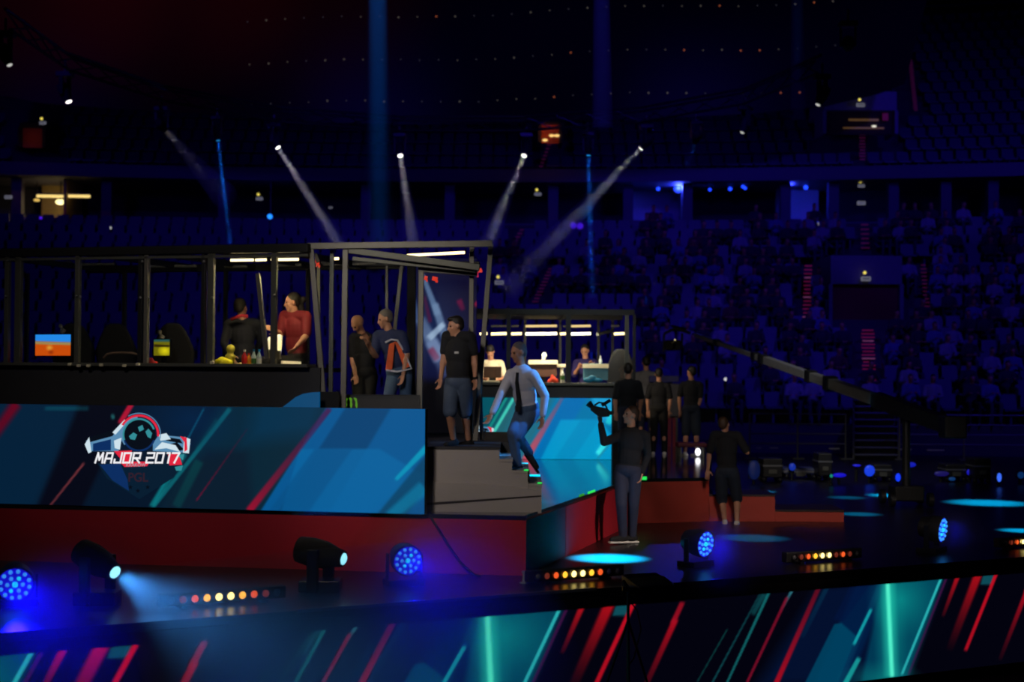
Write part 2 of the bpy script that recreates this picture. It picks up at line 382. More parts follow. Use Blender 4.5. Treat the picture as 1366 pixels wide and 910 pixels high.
# ---- LED band of the stage front
zt, zb = -0.195, -1.29
led = thing('led_band', (0, fl.y, zb), 'long low LED band along the stage front with red and teal diagonal streaks', 'LED screen')
o = fl + V((0, 0, zb)); U = (fr - fl)
def band(p):
    a, c = onplane(654, 828, fl, en), onplane(1187, 782, fl, en); T = (c - a).length
    A0 = p.A.copy(); p.c[:] = np.array((3, 3, 14)) / 255
    for kx in (2, 1, 0, -1):
        p.x, p.y = projA(A0 + np.array(ef) * (T * kx))
        B = lambda *q, **k: p.stripe(*q, **k)
        p.poly([(1095, 780), (1262, 765), (1200, 915), (1010, 915)], (4, 24, 66), 0.6, 22)
        p.poly([(1150, 760), (1196, 760), (1130, 915), (1085, 915)], (0, 36, 78), 0.6, 6)
        p.poly([(1180, 760), (1262, 760), (1206, 915), (1148, 915)], (0, 62, 88), 0.85, 6)
        p.poly([(1113, 833), (1122, 831), (1146, 852), (1120, 915), (1072, 915)], (0, 68, 98), 0.85, 2)
        p.poly([(1140, 770), (1168, 770), (1125, 830), (1112, 826)], (3, 20, 60), 0.6, 3)
        B(1178, 770, 1120, 915, 7, 7, (4, 44, 80), .8, .8)
        B(1162, 813, 1139, 860, 4, 4, (20, 170, 175), .85, .85); B(1146, 878, 1126, 915, 6, 7, (25, 165, 160), .85, .9)
        p.blob(1202, 800, 48, 52, (10, 165, 155), .75, 1.2); p.blob(1188, 840, 24, 120, (16, 180, 160), .6, 1.1); p.poly([(1190, 760), (1262, 760), (1210, 915), (1192, 915)], (4, 100, 108), .35, 10)
        p.blob(1175, 905, 60, 26, (10, 130, 125), .6)
        B(1184, 776, 1190, 903, 5, 5, (120, 255, 220), 1, 1, soft=.6); B(1185, 776, 1189, 903, 13, 13, (50, 230, 190), .55, .55, soft=.9)
        B(1258, 765, 1203, 900, 3.4, 3.4, (45, 185, 185), .95, .8); B(1263, 770, 1212, 900, 3, 3, (90, 20, 80), .6, .4)
        B(1281, 760, 1258, 822, 6, 4, (200, 16, 30), .95, .2); B(1308, 758, 1266, 868, 11, 9, (190, 14, 26), .95, .03)
        p.poly([(1314, 758), (1328, 758), (1323, 780), (1308, 780)], (14, 80, 92), .9, 2)
        B(1332, 758, 1288, 868, 4.5, 4.5, (200, 14, 34), .95, .8)
        B(1371, 785, 1334, 880, 6, 5, (185, 12, 30), .9, .1); B(1378, 765, 1368, 790, 5, 5, (160, 14, 34), .8, .9)
        B(1014, 792, 948, 915, 2.5, 2.5, (14, 86, 92), .5, .7); B(1026, 790, 968, 915, 4, 3, (20, 125, 125), .75, .65); B(1020, 791, 1004, 820, 7, 6, (14, 100, 104), .6, .5); B(970, 840, 930, 910, 2, 2, (12, 84, 80), .6, .5)
        B(1058, 785, 1042, 815, 4, 3, (60, 150, 165), .8, .1); B(1050, 797, 996, 912, 4, 3.5, (140, 14, 42), .75, .75)
        B(1094, 780, 1034, 915, 6, 7, (160, 11, 32), .5, 1); B(1105, 780, 1070, 850, 6, 6, (6, 56, 84), .55, .2)
    p.x, p.y = projA(A0)
gridscreen('screen', o, U, V((0, 0, zt - zb)), 0.018, led, band, LED)
b = MB(); b.prism([o + en * .01, o + U + en * .01, o + U + en * .12, o + en * .12], (0, 0, zt - zb)); obj('casing', b, MBLK, led)
# ---- red platform
zp = 0.66
pA, pB, pC, pD = F(-60, 671, zp), F(702, 688.5, zp), F(846, 639, zp), P(946, 638, 22.6); pD.z = zp; pC2 = V((pC.x, pC.y, zp))
pE, pG = V((4.6, 34.5, zp)), V((-9, 34.5, zp))
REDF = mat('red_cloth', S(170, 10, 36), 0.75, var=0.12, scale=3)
REDO = mat('red_board', S(190, 66, 52), 0.65, var=0.08, scale=3)
STG = mat('glossy_stage_top', S(30, 32, 36), 0.10, var=0.2, scale=2)
plat = thing('stage_platform', (0, 24, 0), 'raised stage platform with red skirting carrying both glass player booths', 'stage')
b = MB(); b.prism([p - V((0, 0, .05)) for p in (pA, pB, pC2, pD, pE, pG)], (0, 0, .05)); obj('deck', b, STG, plat)
def skirt(a, c, mt, h=zp - .05, th=.04):
    q = MB(); d = (c - a).normalized(); n = V((d.y, -d.x, 0)); a0, c0 = V((a.x, a.y, 0.0)), V((c.x, c.y, 0.0))
    q.prism([a0, c0, c0 - n * th, a0 - n * th], (0, 0, h)); return obj('skirt', q, mt, plat)
skirt(pA, pB, REDF)
s1 = pB.lerp(pC2, .60); s2 = pB.lerp(pC2, .615)
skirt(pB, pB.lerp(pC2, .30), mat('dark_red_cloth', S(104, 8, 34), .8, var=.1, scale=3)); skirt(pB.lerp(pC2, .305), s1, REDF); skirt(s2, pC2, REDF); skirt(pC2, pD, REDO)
b = MB(); b.prism([V((p.x, p.y, 0)) for p in (pA + V((0, .1, 0)), pB + V((-.05, .1, 0)), pC2 + V((-.1, .1, 0)), pD + V((-.1, .1, 0)), pE, pG)], (0, 0, zp - .06)); obj('frame', b, MBLK, plat)
b = MB(); b.beam(pB + V((0, 0, -.005)), pC2 + V((0, 0, -.005)), .03, .02, V((0, 0, 1))); obj('edge_strip', b, BLK, plat)
GRN = emat('green_led', S(40, 230, 90), 1.0)
for a0, a1 in ((.50, .565), (.42, .46)):
    q = MB(); q.beam(pB.lerp(pC2, a0) + V((0, 0, .012)), pB.lerp(pC2, a1) + V((0, 0, .012)), .05, .015, V((0, 0, 1))); obj('led_strip', q, GRN if a0 == .5 else emat('green_dim', S(40, 150, 30), .8), plat, label='green LED strip')
q = MB(); q.beam(pC2.lerp(pD, .04) + V((0, -.03, .01)), pC2.lerp(pD, .16) + V((0, -.03, .01)), .05, .02, V((0, 0, 1))); obj('led_strip', q, GRN, plat, label='green LED strip')
# red steps going down to the floor
RW = mat('step_top', S(46, 30, 30), .5)
for (x0, x1, y, h, nm, lb) in ((946, 1034, 657.5, .41, 'stage_step', 'taller orange red step block against the platform side'), (1034, 1126, 678, .185, 'stage_step', 'lowest orange red step block lying on the black floor')):
    t = thing(nm, (P((x0 + x1) / 2, 690, 22.7).x, 22.7, 0), lb, 'step')
    a, c = P(x0, 690, 22.62), P(x1, 690, 22.62); a.z = c.z = 0
    q = MB(); q.prism([a, c, c + V((0, .9, 0)), a + V((0, .9, 0))], (0, 0, h - .03)); obj('riser', q, REDO, t, bevel=.006)
    q = MB(); q.prism([a + V((0, -.01, h - .03)), c + V((0, -.01, h - .03)), c + V((0, .9, h - .03)), a + V((0, .9, h - .03))], (0, 0, .03)); obj('tread', q, RW, t)
# ---- LED wall under the near booth
lA, lB = F(-60, 670.8, zp), F(566, 686.8, zp); lA.z += .004; lB.z += .004
lU = lB - lA; ln = V((-lU.y, lU.x, 0)).normalized(); LH = 1.165
wall = thing('led_wall', (lA.lerp(lB, .5).x, lA.lerp(lB, .5).y, zp), 'blue LED wall below the near glass booth showing the tournament emblem', 'LED screen')
def ledart(p):
    B = p.stripe
    p.c[:] = np.array((4, 22, 42)) / 255
    p.poly([(-80, 530), (110, 530), (40, 700), (-80, 700)], (3, 33, 58), .9, 20)
    p.poly([(110, 530), (180, 530), (100, 700), (40, 700)], (3, 4, 18), .9, 8)
    p.poly([(180, 530), (330, 530), (230, 700), (100, 700)], (2, 20, 40), .8, 10)
    p.poly([(300, 530), (450, 530), (340, 700), (200, 700)], (4, 38, 54), .9, 14); p.poly([(275, 600), (330, 600), (340, 700), (200, 700)], (8, 22, 40), .6, 14)
    p.poly([(345, 500), (450, 500), (420, 580), (330, 590)], (0, 52, 84), .7, 30)
    p.poly([(444, 530), (640, 530), (640, 700), (336, 700)], (0, 84, 142), 1, 3)
    p.poly([(470, 530), (530, 530), (430, 700), (360, 700)], (0, 60, 106), .8, 4)
    p.poly([(400, 599), (506, 599), (590, 650), (500, 700), (370, 700)], (0, 98, 158), .85, 3)
    p.poly([(420, 599), (470, 599), (400, 700), (345, 700)], (0, 74, 126), .55, 4)
    p.poly([(566, 610), (590, 620), (540, 690), (500, 690)], (0, 62, 96), .8, 4)
    B(578, 588, 528, 640, 9, 5, (0, 158, 190), .9, .7); B(566, 650, 520, 690, 18, 16, (0, 118, 160), .8, .9)
    B(22, 538, -14, 590, 14, 12, (95, 4, 30), 1, .8, soft=.6); B(178, 535, 160, 565, 7, 7, (190, 20, 52), .9, .9)
    B(272, 545, 205, 672, 2.5, 2.5, (10, 104, 128), .7, .7); B(307, 545, 205, 676, 6, 5, (8, 112, 122), .75, .75); B(290, 560, 262, 600, 6, 5, (4, 80, 84), .5, .3); B(246, 605, 202, 676, 9, 7, (6, 118, 126), .7, .8); B(266, 615, 235, 676, 12, 12, (4, 70, 74), .6, .5)
    B(330, 572, 262, 668, 2, 2, (96, 14, 44), .2, .9); B(112, 618, 66, 676, 3, 3, (150, 60, 64), .7, .5)
    B(440, 545, 334, 680, 7, 10, (70, 26, 74), .9, .0); B(412, 580, 332, 682, 7, 10, (150, 14, 46), .1, 1)
    B(118, 545, 60, 545, 6, 5, (10, 120, 130), .3, .3); B(150, 553, 151, 559, 4, 4, (40, 130, 130), .7, .7); p.blob(255, 560, 90, 60, (0, 44, 90), .5)
gridscreen('screen', lA, lU, V((0, 0, LH)), 0.016, wall, ledart, LED)
b = MB(); b.prism([lA + ln * .01, lB + ln * .01, lB + ln * .12, lA + ln * .12], (0, 0, LH)); obj('casing', b, MBLK, wall)
def wp(x, y, e=.006, o=lA, n=ln): return onplane(x, y, o - n * e, n)
# the raised piece of the wall with the rounded corner
def ledart2(p): p.c[:] = np.array((0, 58, 96)) / 255; p.poly([(395, 560), (408, 500), (430, 500), (430, 560)], (0, 74, 118), .8, 10)
q = MB(); top = [wp(x, y, -.10) for x, y in ((372, 546.5), (384, 538), (394, 530), (404, 525.5), (416, 523.5), (426, 523), (426, 546.5))]
q.prism(top, ln * .03); obj('corner_panel', q, emat('led_teal_panel', S(0, 66, 108), 1), wall)
GLY = {'M': [[(0, 0), (.14, 1), (.42, .3), (.74, 1), (.86, 0)]], 'A': [[(0, 0), (.12, 1), (.8, 1), (.8, 0)], [(.05, .42), (.8, .42)]], 'J': [[(.8, 1), (.8, 0), (.05, 0), (.05, .32)]], 'O': [[(0, 0), (0, 1), (.8, 1), (.8, 0), (0, 0)]], 'R': [[(0, 0), (0, 1), (.8, 1), (.8, .46), (0, .46)], [(.34, .46), (.84, 0)]],
       '2': [[(0, 1), (.8, 1), (.8, .5), (0, .5), (0, 0), (.8, 0)]], '0': [[(0, 0), (0, 1), (.8, 1), (.8, 0), (0, 0)]], '1': [[(.1, 1), (.38, 1), (.38, 0)]], '7': [[(0, 1), (.8, 1), (.42, 0)]]}
def stroketext(mb, body, o, X, Y, width, h, sl=.22, th=.19):
    xs, x = [], 0
    for ch in body: xs.append(x); x += {' ': .55, '1': .72}.get(ch, 1.12)
    k = width / (x - .3)
    for ch, x0 in zip(body, xs):
        for line in GLY.get(ch, []):
            for (ax, ay), (bx_, by) in zip(line, line[1:]):
                a, c = V(((x0 + ax + sl * ay) * k, ay * h, 0)), V(((x0 + bx_ + sl * by) * k, by * h, 0)); d = (c - a).normalized(); n = V((-d.y, d.x, 0)) * th * h * .5; e = d * th * h * .5
                mb.poly([o + X * q.x + Y * q.y for q in (a - n - e, c - n + e, c + n + e, a + n - e)])
# emblem
def emblem(parent, cx, cy, k, ptf, sfx=''):
    """flat graphics lit on the screen; reference coordinates of the near wall, centre (185,580)"""
    def Q(x, y, e=.006): return ptf(cx + (x - 185) * k, cy + (y - 580) * k, e)
    W1, W2, RD, DK, TL, BL_, SH = [emat(n, S(*c), 1.0, (0.01, 0.01, 0.01, 1)) for n, c in (('screen_white', (205, 225, 235)), ('screen_pale_blue', (88, 138, 176)), ('screen_red', (226, 36, 62)), ('screen_dark', (3, 10, 22)), ('screen_teal', (50, 140, 150)), ('screen_blue', (8, 44, 96)), ('screen_shield', (4, 28, 48)))]
    m = MB(); ms = [SH, BL_, W2, W1, RD, DK, TL]
    def pl(i, pts, e): m.cur = i; m.poly([Q(x, y, e) for x, y in pts])
    def arc(i, x, y, r0, r1, a0, a1, e, n=22):
        m.cur = i
        for t in range(n):
            u0, u1 = [math.radians(a0 + (a1 - a0) * s / n) for s in (t, t + 1)]
            m.poly([Q(x + r * math.cos(u), y - r * math.sin(u), e) for r, u in ((r0, u0), (r1, u0), (r1, u1), (r0, u1))])
    pl(0, [(130, 618), (243, 618), (232, 637), (186, 666), (142, 638)], .005); pl(1, [(133, 620), (160, 618), (170, 640), (172, 655), (150, 641)], .006)
    m.cur = 6
    # wing left
    pl(2, [(115, 588), (150, 576), (168, 560), (164, 582), (158, 602), (118, 602)], .006); pl(5, [(118, 584), (150, 574), (160, 568), (150, 582), (120, 590)], .007)
    pl(3, [(113, 593), (119, 583), (122, 603), (118, 605)], .007); pl(3, [(152, 588), (162, 584), (160, 600), (153, 598)], .007); pl(3, [(150, 577), (166, 560), (170, 562), (154, 580)], .008)
    pl(1, [(124, 592), (148, 586), (148, 601), (124, 602)], .007)
    # wing right
    pl(2, [(204, 592), (212, 580), (250, 584), (254, 592), (250, 604), (204, 602)], .006); pl(3, [(206, 600), (216, 590), (234, 594), (240, 603), (222, 598)], .008); pl(5, [(216, 582), (240, 586), (244, 592), (222, 588)], .007); pl(5, [(222, 594), (236, 590), (246, 600), (238, 602)], .007)
    pl(3, [(246, 583), (254, 586), (252, 605), (244, 604)], .009); pl(4, [(240, 582), (249, 584), (250, 600), (246, 603), (246, 590)], .010); pl(3, [(212, 580), (222, 578), (228, 586), (214, 588)], .009)
    # globe and ring
    arc(5, 185.5, 580, 0, 22, 0, 360, .010, 30); arc(6, 185.5, 580, 19.8, 22.2, 20, 200, .011); arc(2, 185.5, 580, 22, 24, 95, 215, .011); arc(4, 185.5, 580, 24, 27, -5, 150, .0105); arc(1, 185.5, 580, 20, 22.5, 200, 340, .011); arc(2, 185.5, 580, 28, 29.2, -10, 120, .010)
    pl(6, [(172, 582), (178, 577), (183, 580), (180, 587), (174, 586)], .0115); pl(6, [(194, 576), (198, 572), (203, 578), (201, 585), (197, 583)], .0115); pl(6, [(184, 570), (190, 567), (192, 573), (186, 576)], .0115)
    # red flag behind the words
    pl(4, [(152, 602), (176, 601), (172, 616), (164, 616)], .0095); pl(4, [(160, 616), (200, 616), (196, 622), (166, 623)], .0095); pl(4, [(224, 606), (238, 605), (243, 620), (226, 621)], .0095); pl(6, [(236, 607), (246, 606), (244, 614)], .0096); pl(6, [(233, 623), (244, 621), (242, 628), (235, 628)], .0096)
    # stars in the shield
    for sx_, sy_ in ((174, 650), (184, 655), (197, 650)):
        m.cur = 5; m.poly([Q(sx_ + (3.4 if i % 2 == 0 else 1.5) * math.sin(i * math.pi / 5), sy_ - (3.4 if i % 2 == 0 else 1.5) * math.cos(i * math.pi / 5), .0095) for i in range(10)])
    obj('emblem', m, ms, parent)
    X = (Q(240, 610) - Q(130, 610)); wd = X.length; X.normalize(); Y = V((0, 0, 1))
    t = MB(); stroketext(t, 'MAJOR 2017', Q(127, 617.2, .013), X, Y, wd, wd * .108); obj('lettering', t, emat('screen_letters', S(240, 240, 244), 1.0), parent)
    t = MB(); addtext(t, 'KRAKOW', Q(181, 620.5, .013), X, Y, wd * .24, .1, .012); obj('lettering', t, emat('screen_letters_small', S(150, 150, 165), 1.0), parent)
    t = MB(); addtext(t, 'PGL', Q(184, 637.5, .012), X, Y, wd * .24, 0, .02); obj('lettering', t, emat('screen_letters_dim', S(46, 26, 40), 1.0), parent)
emblem(wall, 185, 580, 1.0, lambda x, y, e: wp(x, y, e))
# ================================================================== NEAR PLAYER BOOTH (left)
o1, o2 = P(-60, 490, 18.5), P(425, 490, 17.15); bn = V((-(o2 - o1).y, (o2 - o1).x, 0)).normalized(); bx = (o2 - o1).normalized()
ZS, ZT = 2.325, 3.61
def bp(px, z, back=0.0):
    q = onplane(px, 490, o1 + bn * back, bn); return V((q.x, q.y, z))
def bpp(px, py, back=0.0): return onplane(px, py, o1 + bn * back, bn)
booth = thing('player_booth', (bp(200, 0).x, bp(200, 0).y + 1.2, zp), 'long dark glass walled player booth standing over the blue emblem wall', 'booth')
def bslab(z0, z1, b0, b1, px0=-70, px1=408):
    q = MB(); a, c = bp(px0, z0, 0), bp(px1, z0, 0); q.prism([a + bn * b0, c + bn * b0, c + bn * b1, a + bn * b1], (0, 0, z1 - z0)); return q
PLINTH = mat('charcoal_board', S(46, 46, 50), .6, var=.12)
obj('plinth', bslab(zp + .004, ZS - .045, .13, .25, px1=421), PLINTH, booth)
obj('sill', bslab(ZS - .045, ZS - .005, .02, .30), DSTEEL, booth, bevel=.005)
obj('floor_deck', bslab(1.38, 1.46, .25, 3.2), MBLK, booth)
obj('desk_top', bslab(ZS - .10, ZS - .05, .30, 1.05), BLK, booth)
for bk in (.06, 3.1): obj('top_beam', bslab(ZT, ZT + .1, bk - .05, bk + .05), BLK, booth, bevel=.006)
obj('top_rail', bslab(ZT - .05, ZT - .02, .03, .06), DSTEEL, booth)
for px in (-40, 103, 190, 281, 358): q = MB(); q.beam(bp(px, ZT + .05, .1), bp(px, ZT + .05, .1) + bn * 2.95, .07, .07, V((0, 0, 1))); obj('roof_beam', q, BLK, booth)
for px, w, m_ in ((9, .06, DSTEEL), (24, .085, DSTEEL), (103, .06, DSTEEL), (187, .055, BLK), (195, .05, STEEL), (271, .05, BLK), (281, .075, DSTEEL), (365, .065, DSTEEL)):
    q = MB(); q.beam(bp(px, ZS - .01, .06), bp(px, ZT, .06), w, .06, bx); obj('post', q, m_, booth, bevel=.004)
q = MB(); q.beam(bpp(344, 365, .06), bpp(356, 478, .06), .045, .045, bx); obj('post', q, STEEL, booth, label='slanted grey post')
for px in (35, 165, 300, 410): q = MB(); q.beam(bp(px, 1.46, 3.05), bp(px, ZT, 3.05), .05, .05, bx); obj('post', q, BLK, booth)
for px, py in ((8, 395), (10, 348), (102, 395), (107, 396), (187, 397), (198, 397), (190, 349), (272, 349), (283, 397), (366, 394)):
    q = MB(); q.ell(bpp(px, py, .015), .017, n=10, k=8); obj('glass_clamp', q, ALU, booth, smooth=True)
for px, py in ((93, 485), (105, 487), (118, 487), (135, 486), (166, 487), (184, 485), (283, 483)):
    q = MB(); a = bpp(px, py + 1, .01); q.box(a, (.05, .03, .035), (bx, bn, V((0, 0, 1)))); obj('sill_clip', q, mat('cream_plastic', S(226, 214, 180), .4), booth, bevel=.008)
for a, c in ((9, 103), (103, 190), (195, 281), (281, 362), (366, 407)):
    q = MB(); p0, p1 = bp(a, ZS, .06), bp(c, ZS, .06); q.prism([p0, p1, p1 + bn * .008, p0 + bn * .008], (0, 0, ZT - ZS)); obj('glass_pane', q, GLASS, booth)
WARM = emat('warm_tube', S(255, 226, 160), 3.5); OFFT = mat('unlit_tube', S(120, 120, 110), .5)
def tube(px0, px1, py, back, m_, par, f=None, r=.016):
    f = f or bpp; q = MB(); q.tube(f(px0, py, back), f(px1, py - .5, back), r); obj('light_tube', q, m_, par, smooth=False, label='lit warm light tube' if m_ == WARM else None)
for a_, c_, y_ in ((308, 338, 347.3), (341, 355, 347), (362, 398, 346.5)):
    tube(a_, c_, y_, .22, WARM, booth); q_ = bpp((a_ + c_) / 2, y_ + .5, .22); lamp('AREA', 'tube_lamp', q_ - V((0, 0, .02)), 7 * (c_ - a_) / 30, (1, .78, .42), q_ - V((0, -.25, 1)), ((c_ - a_) * .009, .03))
for a, c, y in ((58, 95, 351), (108, 153, 353), (200, 262, 355.5), (300, 330, 356), (372, 402, 354)): tube(a, c, y, 2.4, OFFT, booth, r=.02)
# things on the booth desk -------------------------------------------------
DZ = ZS - .05
def onbooth(px, back): q = bp(px, DZ, back); return q
def monitor(px, py0, py1, px1, back, paint, label, f=bpp, axx=None, stand=True, dz=None, shell=PLAS):
    axx = axx or bx; a, c = f(px, py1, back), f(px1, py1, back); h = abs((f(px, py0, back) - a).z); w = (c - a).length; n = V((-(c - a).y, (c - a).x, 0)).normalized()
    mid = a.lerp(c, .5); base = dz if dz is not None else DZ
    t = thing('monitor', (mid.x, mid.y + .1, base), label, 'monitor')
    q = MB(); q.prism([a - axx * .012 + n * .006, c + axx * .012 + n * .006, c + axx * .012 + n * .045, a - axx * .012 + n * .045], (0, 0, h)); obj('casing', q, shell, t, bevel=.006)
    if paint: gridscreen('screen', a + V((0, 0, .01)), c - a, V((0, 0, h - .02)), .012, t, paint, LED)
    q = MB(); m2 = mid + n * .06; q.beam((m2.x, m2.y, base + .015), (m2.x, m2.y, mid.z + h * .5), .05, .03, axx); obj('stand', q, PLAS, t)
    q = MB(); q.box((m2.x, m2.y + .02, base + .009), (.22, .16, .018)); obj('foot', q, PLAS, t, bevel=.005)
    return t
def game1(p):
    p.c[:] = np.array((222, 84, 10)) / 255; p.poly([(40, 440), (100, 440), (100, 457), (40, 455)], (40, 150, 250), 1, 2); p.stripe(45, 457.5, 95, 459, 3, 3, (170, 150, 90)); p.blob(66, 464, 6, 5, (250, 190, 70), .9); p.blob(68, 470, 5, 4, (140, 40, 6), .8)
def game2(p):
    p.c[:] = np.array((120, 112, 10)) / 255; p.poly([(195, 440), (230, 440), (230, 456), (195, 456)], (40, 90, 90), 1, 2); p.blob(220, 468, 10, 8, (250, 230, 20), 1, .6); p.stripe(205, 461, 226, 462, 3, 3, (40, 24, 6))
monitor(47, 445.5, 475.5, 94, .75, game1, 'monitor showing an orange and blue desert scene')
monitor(205, 452, 475.5, 226, .75, game2, 'monitor with a green and yellow scene half hidden by a chair')
def chair(loc, rz, label, col=MBLK, sc=1.0):
    t = thing('gaming_chair', loc, label, 'chair'); t.rotation_euler = (0, 0, rz); O = V(loc)
    q = MB(); pr = [(-.2, 0), (-.235, .25), (-.27, .5), (-.21, .66), (-.14, .80), (-.08, .86), (.08, .86), (.14, .80), (.21, .66), (.27, .5), (.235, .25), (.2, 0)]
    q.prism([O + V((x, .24 + y * .16, .5 + y)) for x, y in pr], (0, .1, .01)); obj('backrest', q, col, t, bevel=.03)
    q = MB(); q.box(O + V((0, 0, .46)), (.54, .52, .1)); obj('seat', q, col, t, bevel=.03)
    for s_ in (-1, 1):
        q = MB(); q.box(O + V((.31 * s_, .02, .68)), (.07, .3, .035)); q.beam(O + V((.31 * s_, .06, .45)), O + V((.31 * s_, .06, .67)), .04, .05); obj('armrest', q, PLAS, t)
    q = MB(); q.tube(O + V((0, 0, .08)), O + V((0, 0, .42)), .03); obj('column', q, ALU, t)
    for i in range(5):
        a = i * 2 * math.pi / 5; e = O + V((math.cos(a) * .3, math.sin(a) * .3, .07)); q = MB(); q.beam(O + V((0, 0, .1)), e, .05, .03, V((0, 0, 1))); lg = obj('leg', q, PLAS, t); q = MB(); q.ell(e - V((0, 0, .035)), .033); obj('caster', q, BLK, lg)
    return t
BFZ = 1.46
for px, bk, lb in ((110, 1.5, 'black gaming chair in the booth beside the orange and blue monitor'), (165, 1.6, 'black gaming chair in the booth between the first two glass posts'), (240, 1.45, 'black gaming chair in the booth beside the green and yellow monitor')):
    chair(tuple(bp(px, BFZ, bk)), math.pi, lb)
def bottle(loc, h, r, cols, label, cat='bottle', group=None):
    t = thing('bottle', loc, label, cat, group); O = V(loc)
    q = MB(); q.lathe(O, (0, 0, 1), [(0, r * .9), (.01, r), (h * .6, r), (h * .74, r * .6), (h * .84, r * .38), (h * .9, r * .38)], 16); obj('body', q, cols[0], t, smooth=True)
    q = MB(); q.lathe(O + V((0, 0, h * .88)), (0, 0, 1), [(0, r * .48), (h * .12, r * .46)], 14); obj('cap', q, cols[1], t)
    q = MB(); q.lathe(O + V((0, 0, h * .22)), (0, 0, 1), [(0, r * 1.03), (h * .28, r * 1.03)], 16); obj('band', q, cols[2], t)
CLR = mat('clear_plastic', S(190, 205, 205), .15); AMB = mat('amber_drink', S(220, 140, 30), .2); REDP = mat('red_plastic', S(200, 30, 30), .35); BLUP = mat('blue_plastic', S(40, 140, 190), .35); WHP = mat('white_plastic', S(235, 230, 215), .4); YEL = mat('yellow_plastic', S(230, 205, 30), .45); GRNP = mat('green_plastic', S(70, 120, 60), .4)
bottle(tuple(onbooth(326, .2)), .21, .032, (REDP, WHP, REDP), 'red bottle with a white cap on the booth sill')
bottle(tuple(onbooth(332, .24)), .17, .03, (AMB, REDP, AMB), 'short amber bottle between the red bottle and the blue capped bottles')
bottle(tuple(onbooth(338.5, .2)), .215, .03, (CLR, BLUP, GRNP), 'clear water bottle with blue cap next to the amber bottle')
bottle(tuple(onbooth(345.5, .2)), .215, .03, (CLR, BLUP, WHP), 'clear water bottle with blue cap closest to the slanted post')
def lumps(name, label, cat, pts, m_, base):
    q = MB()
    for p_, r_ in pts: q.ell(p_, r_, n=12, k=8)
    off = sum((V(p_) for p_, _ in pts), V((0, 0, 0))) / len(pts); off.z = base
    me = voxel(q, name, .012, 3, off); o_ = obj(name, me, m_, None); o_.location = off; OFF[o_.name] = off; return props(o_, label, cat)
lumps('snack_bag', 'crumpled bright yellow bag lying low on the booth desk', 'bag', [(bp(x, DZ + z, .3), r) for x, z, r in ((290, .05, .05), (296, .07, .06), (301, .06, .05), (306, .05, .045))], mat('bright_yellow_foil', S(245, 225, 20), .35), DZ)
lumps('plush_toy', 'yellow plush toy with a pale head on the booth desk', 'toy', [(bp(307, DZ + .09, .42), (.06, .06, .1)), (bp(307.5, DZ + .22, .42), .055), (bp(303, DZ + .13, .40), .03), (bp(311, DZ + .13, .40), .03)], mat('dull_yellow_plush', S(200, 185, 60), .8), DZ)
lumps('cloth', 'pale crumpled cloth beside the yellow plush toy', 'cloth', [(bp(317, DZ + .02, .25), (.07, .05, .03)), (bp(321, DZ + .03, .25), (.05, .05, .03))], mat('cream_cloth', S(225, 205, 130), .8), DZ)
lumps('headset', 'red headset lying on the booth sill by the yellow scene monitor', 'headset', [(bp(197, DZ + .07, .12), (.045, .04, .05)), (bp(201, DZ + .07, .12), (.04, .04, .045)), (bp(207, DZ + .05, .14), (.04, .03, .02))], REDP, DZ)
q = MB(); q.path([bpp(x, y, .14) for x, y in ((138, 478), (143, 472.5), (150, 471), (162, 470.5), (176, 471), (184, 473), (186, 478))], .014)
obj('cable', q, mat('beige_cable', S(150, 120, 95), .6), label='beige cable loop bent over the booth sill', cat='cable', smooth=True)
# figurines on monitor tops
for px, py, lb in ((81, 435, 'small dark figure toy above the orange and blue monitor'), (213, 443, 'small pale figure toy above the green and yellow monitor')):
    p0 = bpp(px, py, .8); lumps('figurine', lb, 'toy', [(p0, .032), (p0 - V((-.02, 0, .07)), (.035, .035, .045)), (p0 - V((-.05, 0, .06)), .022)], mat('grey_vinyl', S(120, 120, 118), .5), p0.z - .12)
# white monitor back and keyboard near the player in red
t = thing('monitor', tuple(bp(364, DZ, .5)), 'white backed monitor glowing in front of the player in red', 'monitor')
q = MB(); q.prism([bpp(x, y, .35 + (474 - y) * .011) for x, y in ((354, 474), (355, 455), (358, 449.5), (365, 447), (373, 446), (375.5, 448), (375, 462), (373, 474))], bn * .04); obj('casing', q, mat('white_shell', S(255, 250, 235), .4, var=.02), t, bevel=.005)
q = MB(); q.prism([bpp(x, y, .27) for x, y in ((352, 479), (354, 467), (362, 466), (372, 468), (373, 479))], bn * .05); obj('stand', q, mat('grey_plastic', S(110, 108, 100), .5), t, bevel=.004)
q = MB(); q.hexa([bp(x, DZ + z, b_) for x, z, b_ in ((374, .03, .2), (402, .02, .2), (402, .02, .45), (374, .03, .45), (375, .055, .2), (402, .045, .2), (402, .075, .45), (375, .085, .45))])
obj('keyboard', q, mat('white_keys', S(248, 240, 215), .45), label='white keyboard on the booth desk by the white backed monitor', cat='keyboard', bevel=.006)
# ================================================================== MIDDLE GLASS ENTRANCE
ent = thing('entrance_frame', (P(535, 500, 18).x, 18, zp), 'tilted grey steel frame of the glass booth entrance with the open door', 'frame')
DE = 17.35
def G(px, py, d=DE): return P(px, py, d)
def bar(x0, y0, x1, y1, w, d=DE, m_=STEEL, nm='bar', th=None):
    q = MB(); q.beam(G(x0, y0, d), G(x1, y1, d), w, th or w, V((1, 0, 0))); return obj(nm, q, m_, ent, bevel=.006)
bar(411, 328.5, 657, 325, .075, nm='top_beam'); bar(415, 329, 433, 546, .062); bar(443, 333, 441, 546, .05, 17.5, DSTEEL); bar(461, 333, 458, 546, .065)
bar(655, 326, 634, 588, .06, 17.62); bar(629.5, 330, 627, 588, .055, 17.66); bar(458, 333, 640, 357, .075, 17.38, DSTEEL); bar(470, 345, 636, 361, .05, 17.44, DSTEEL)
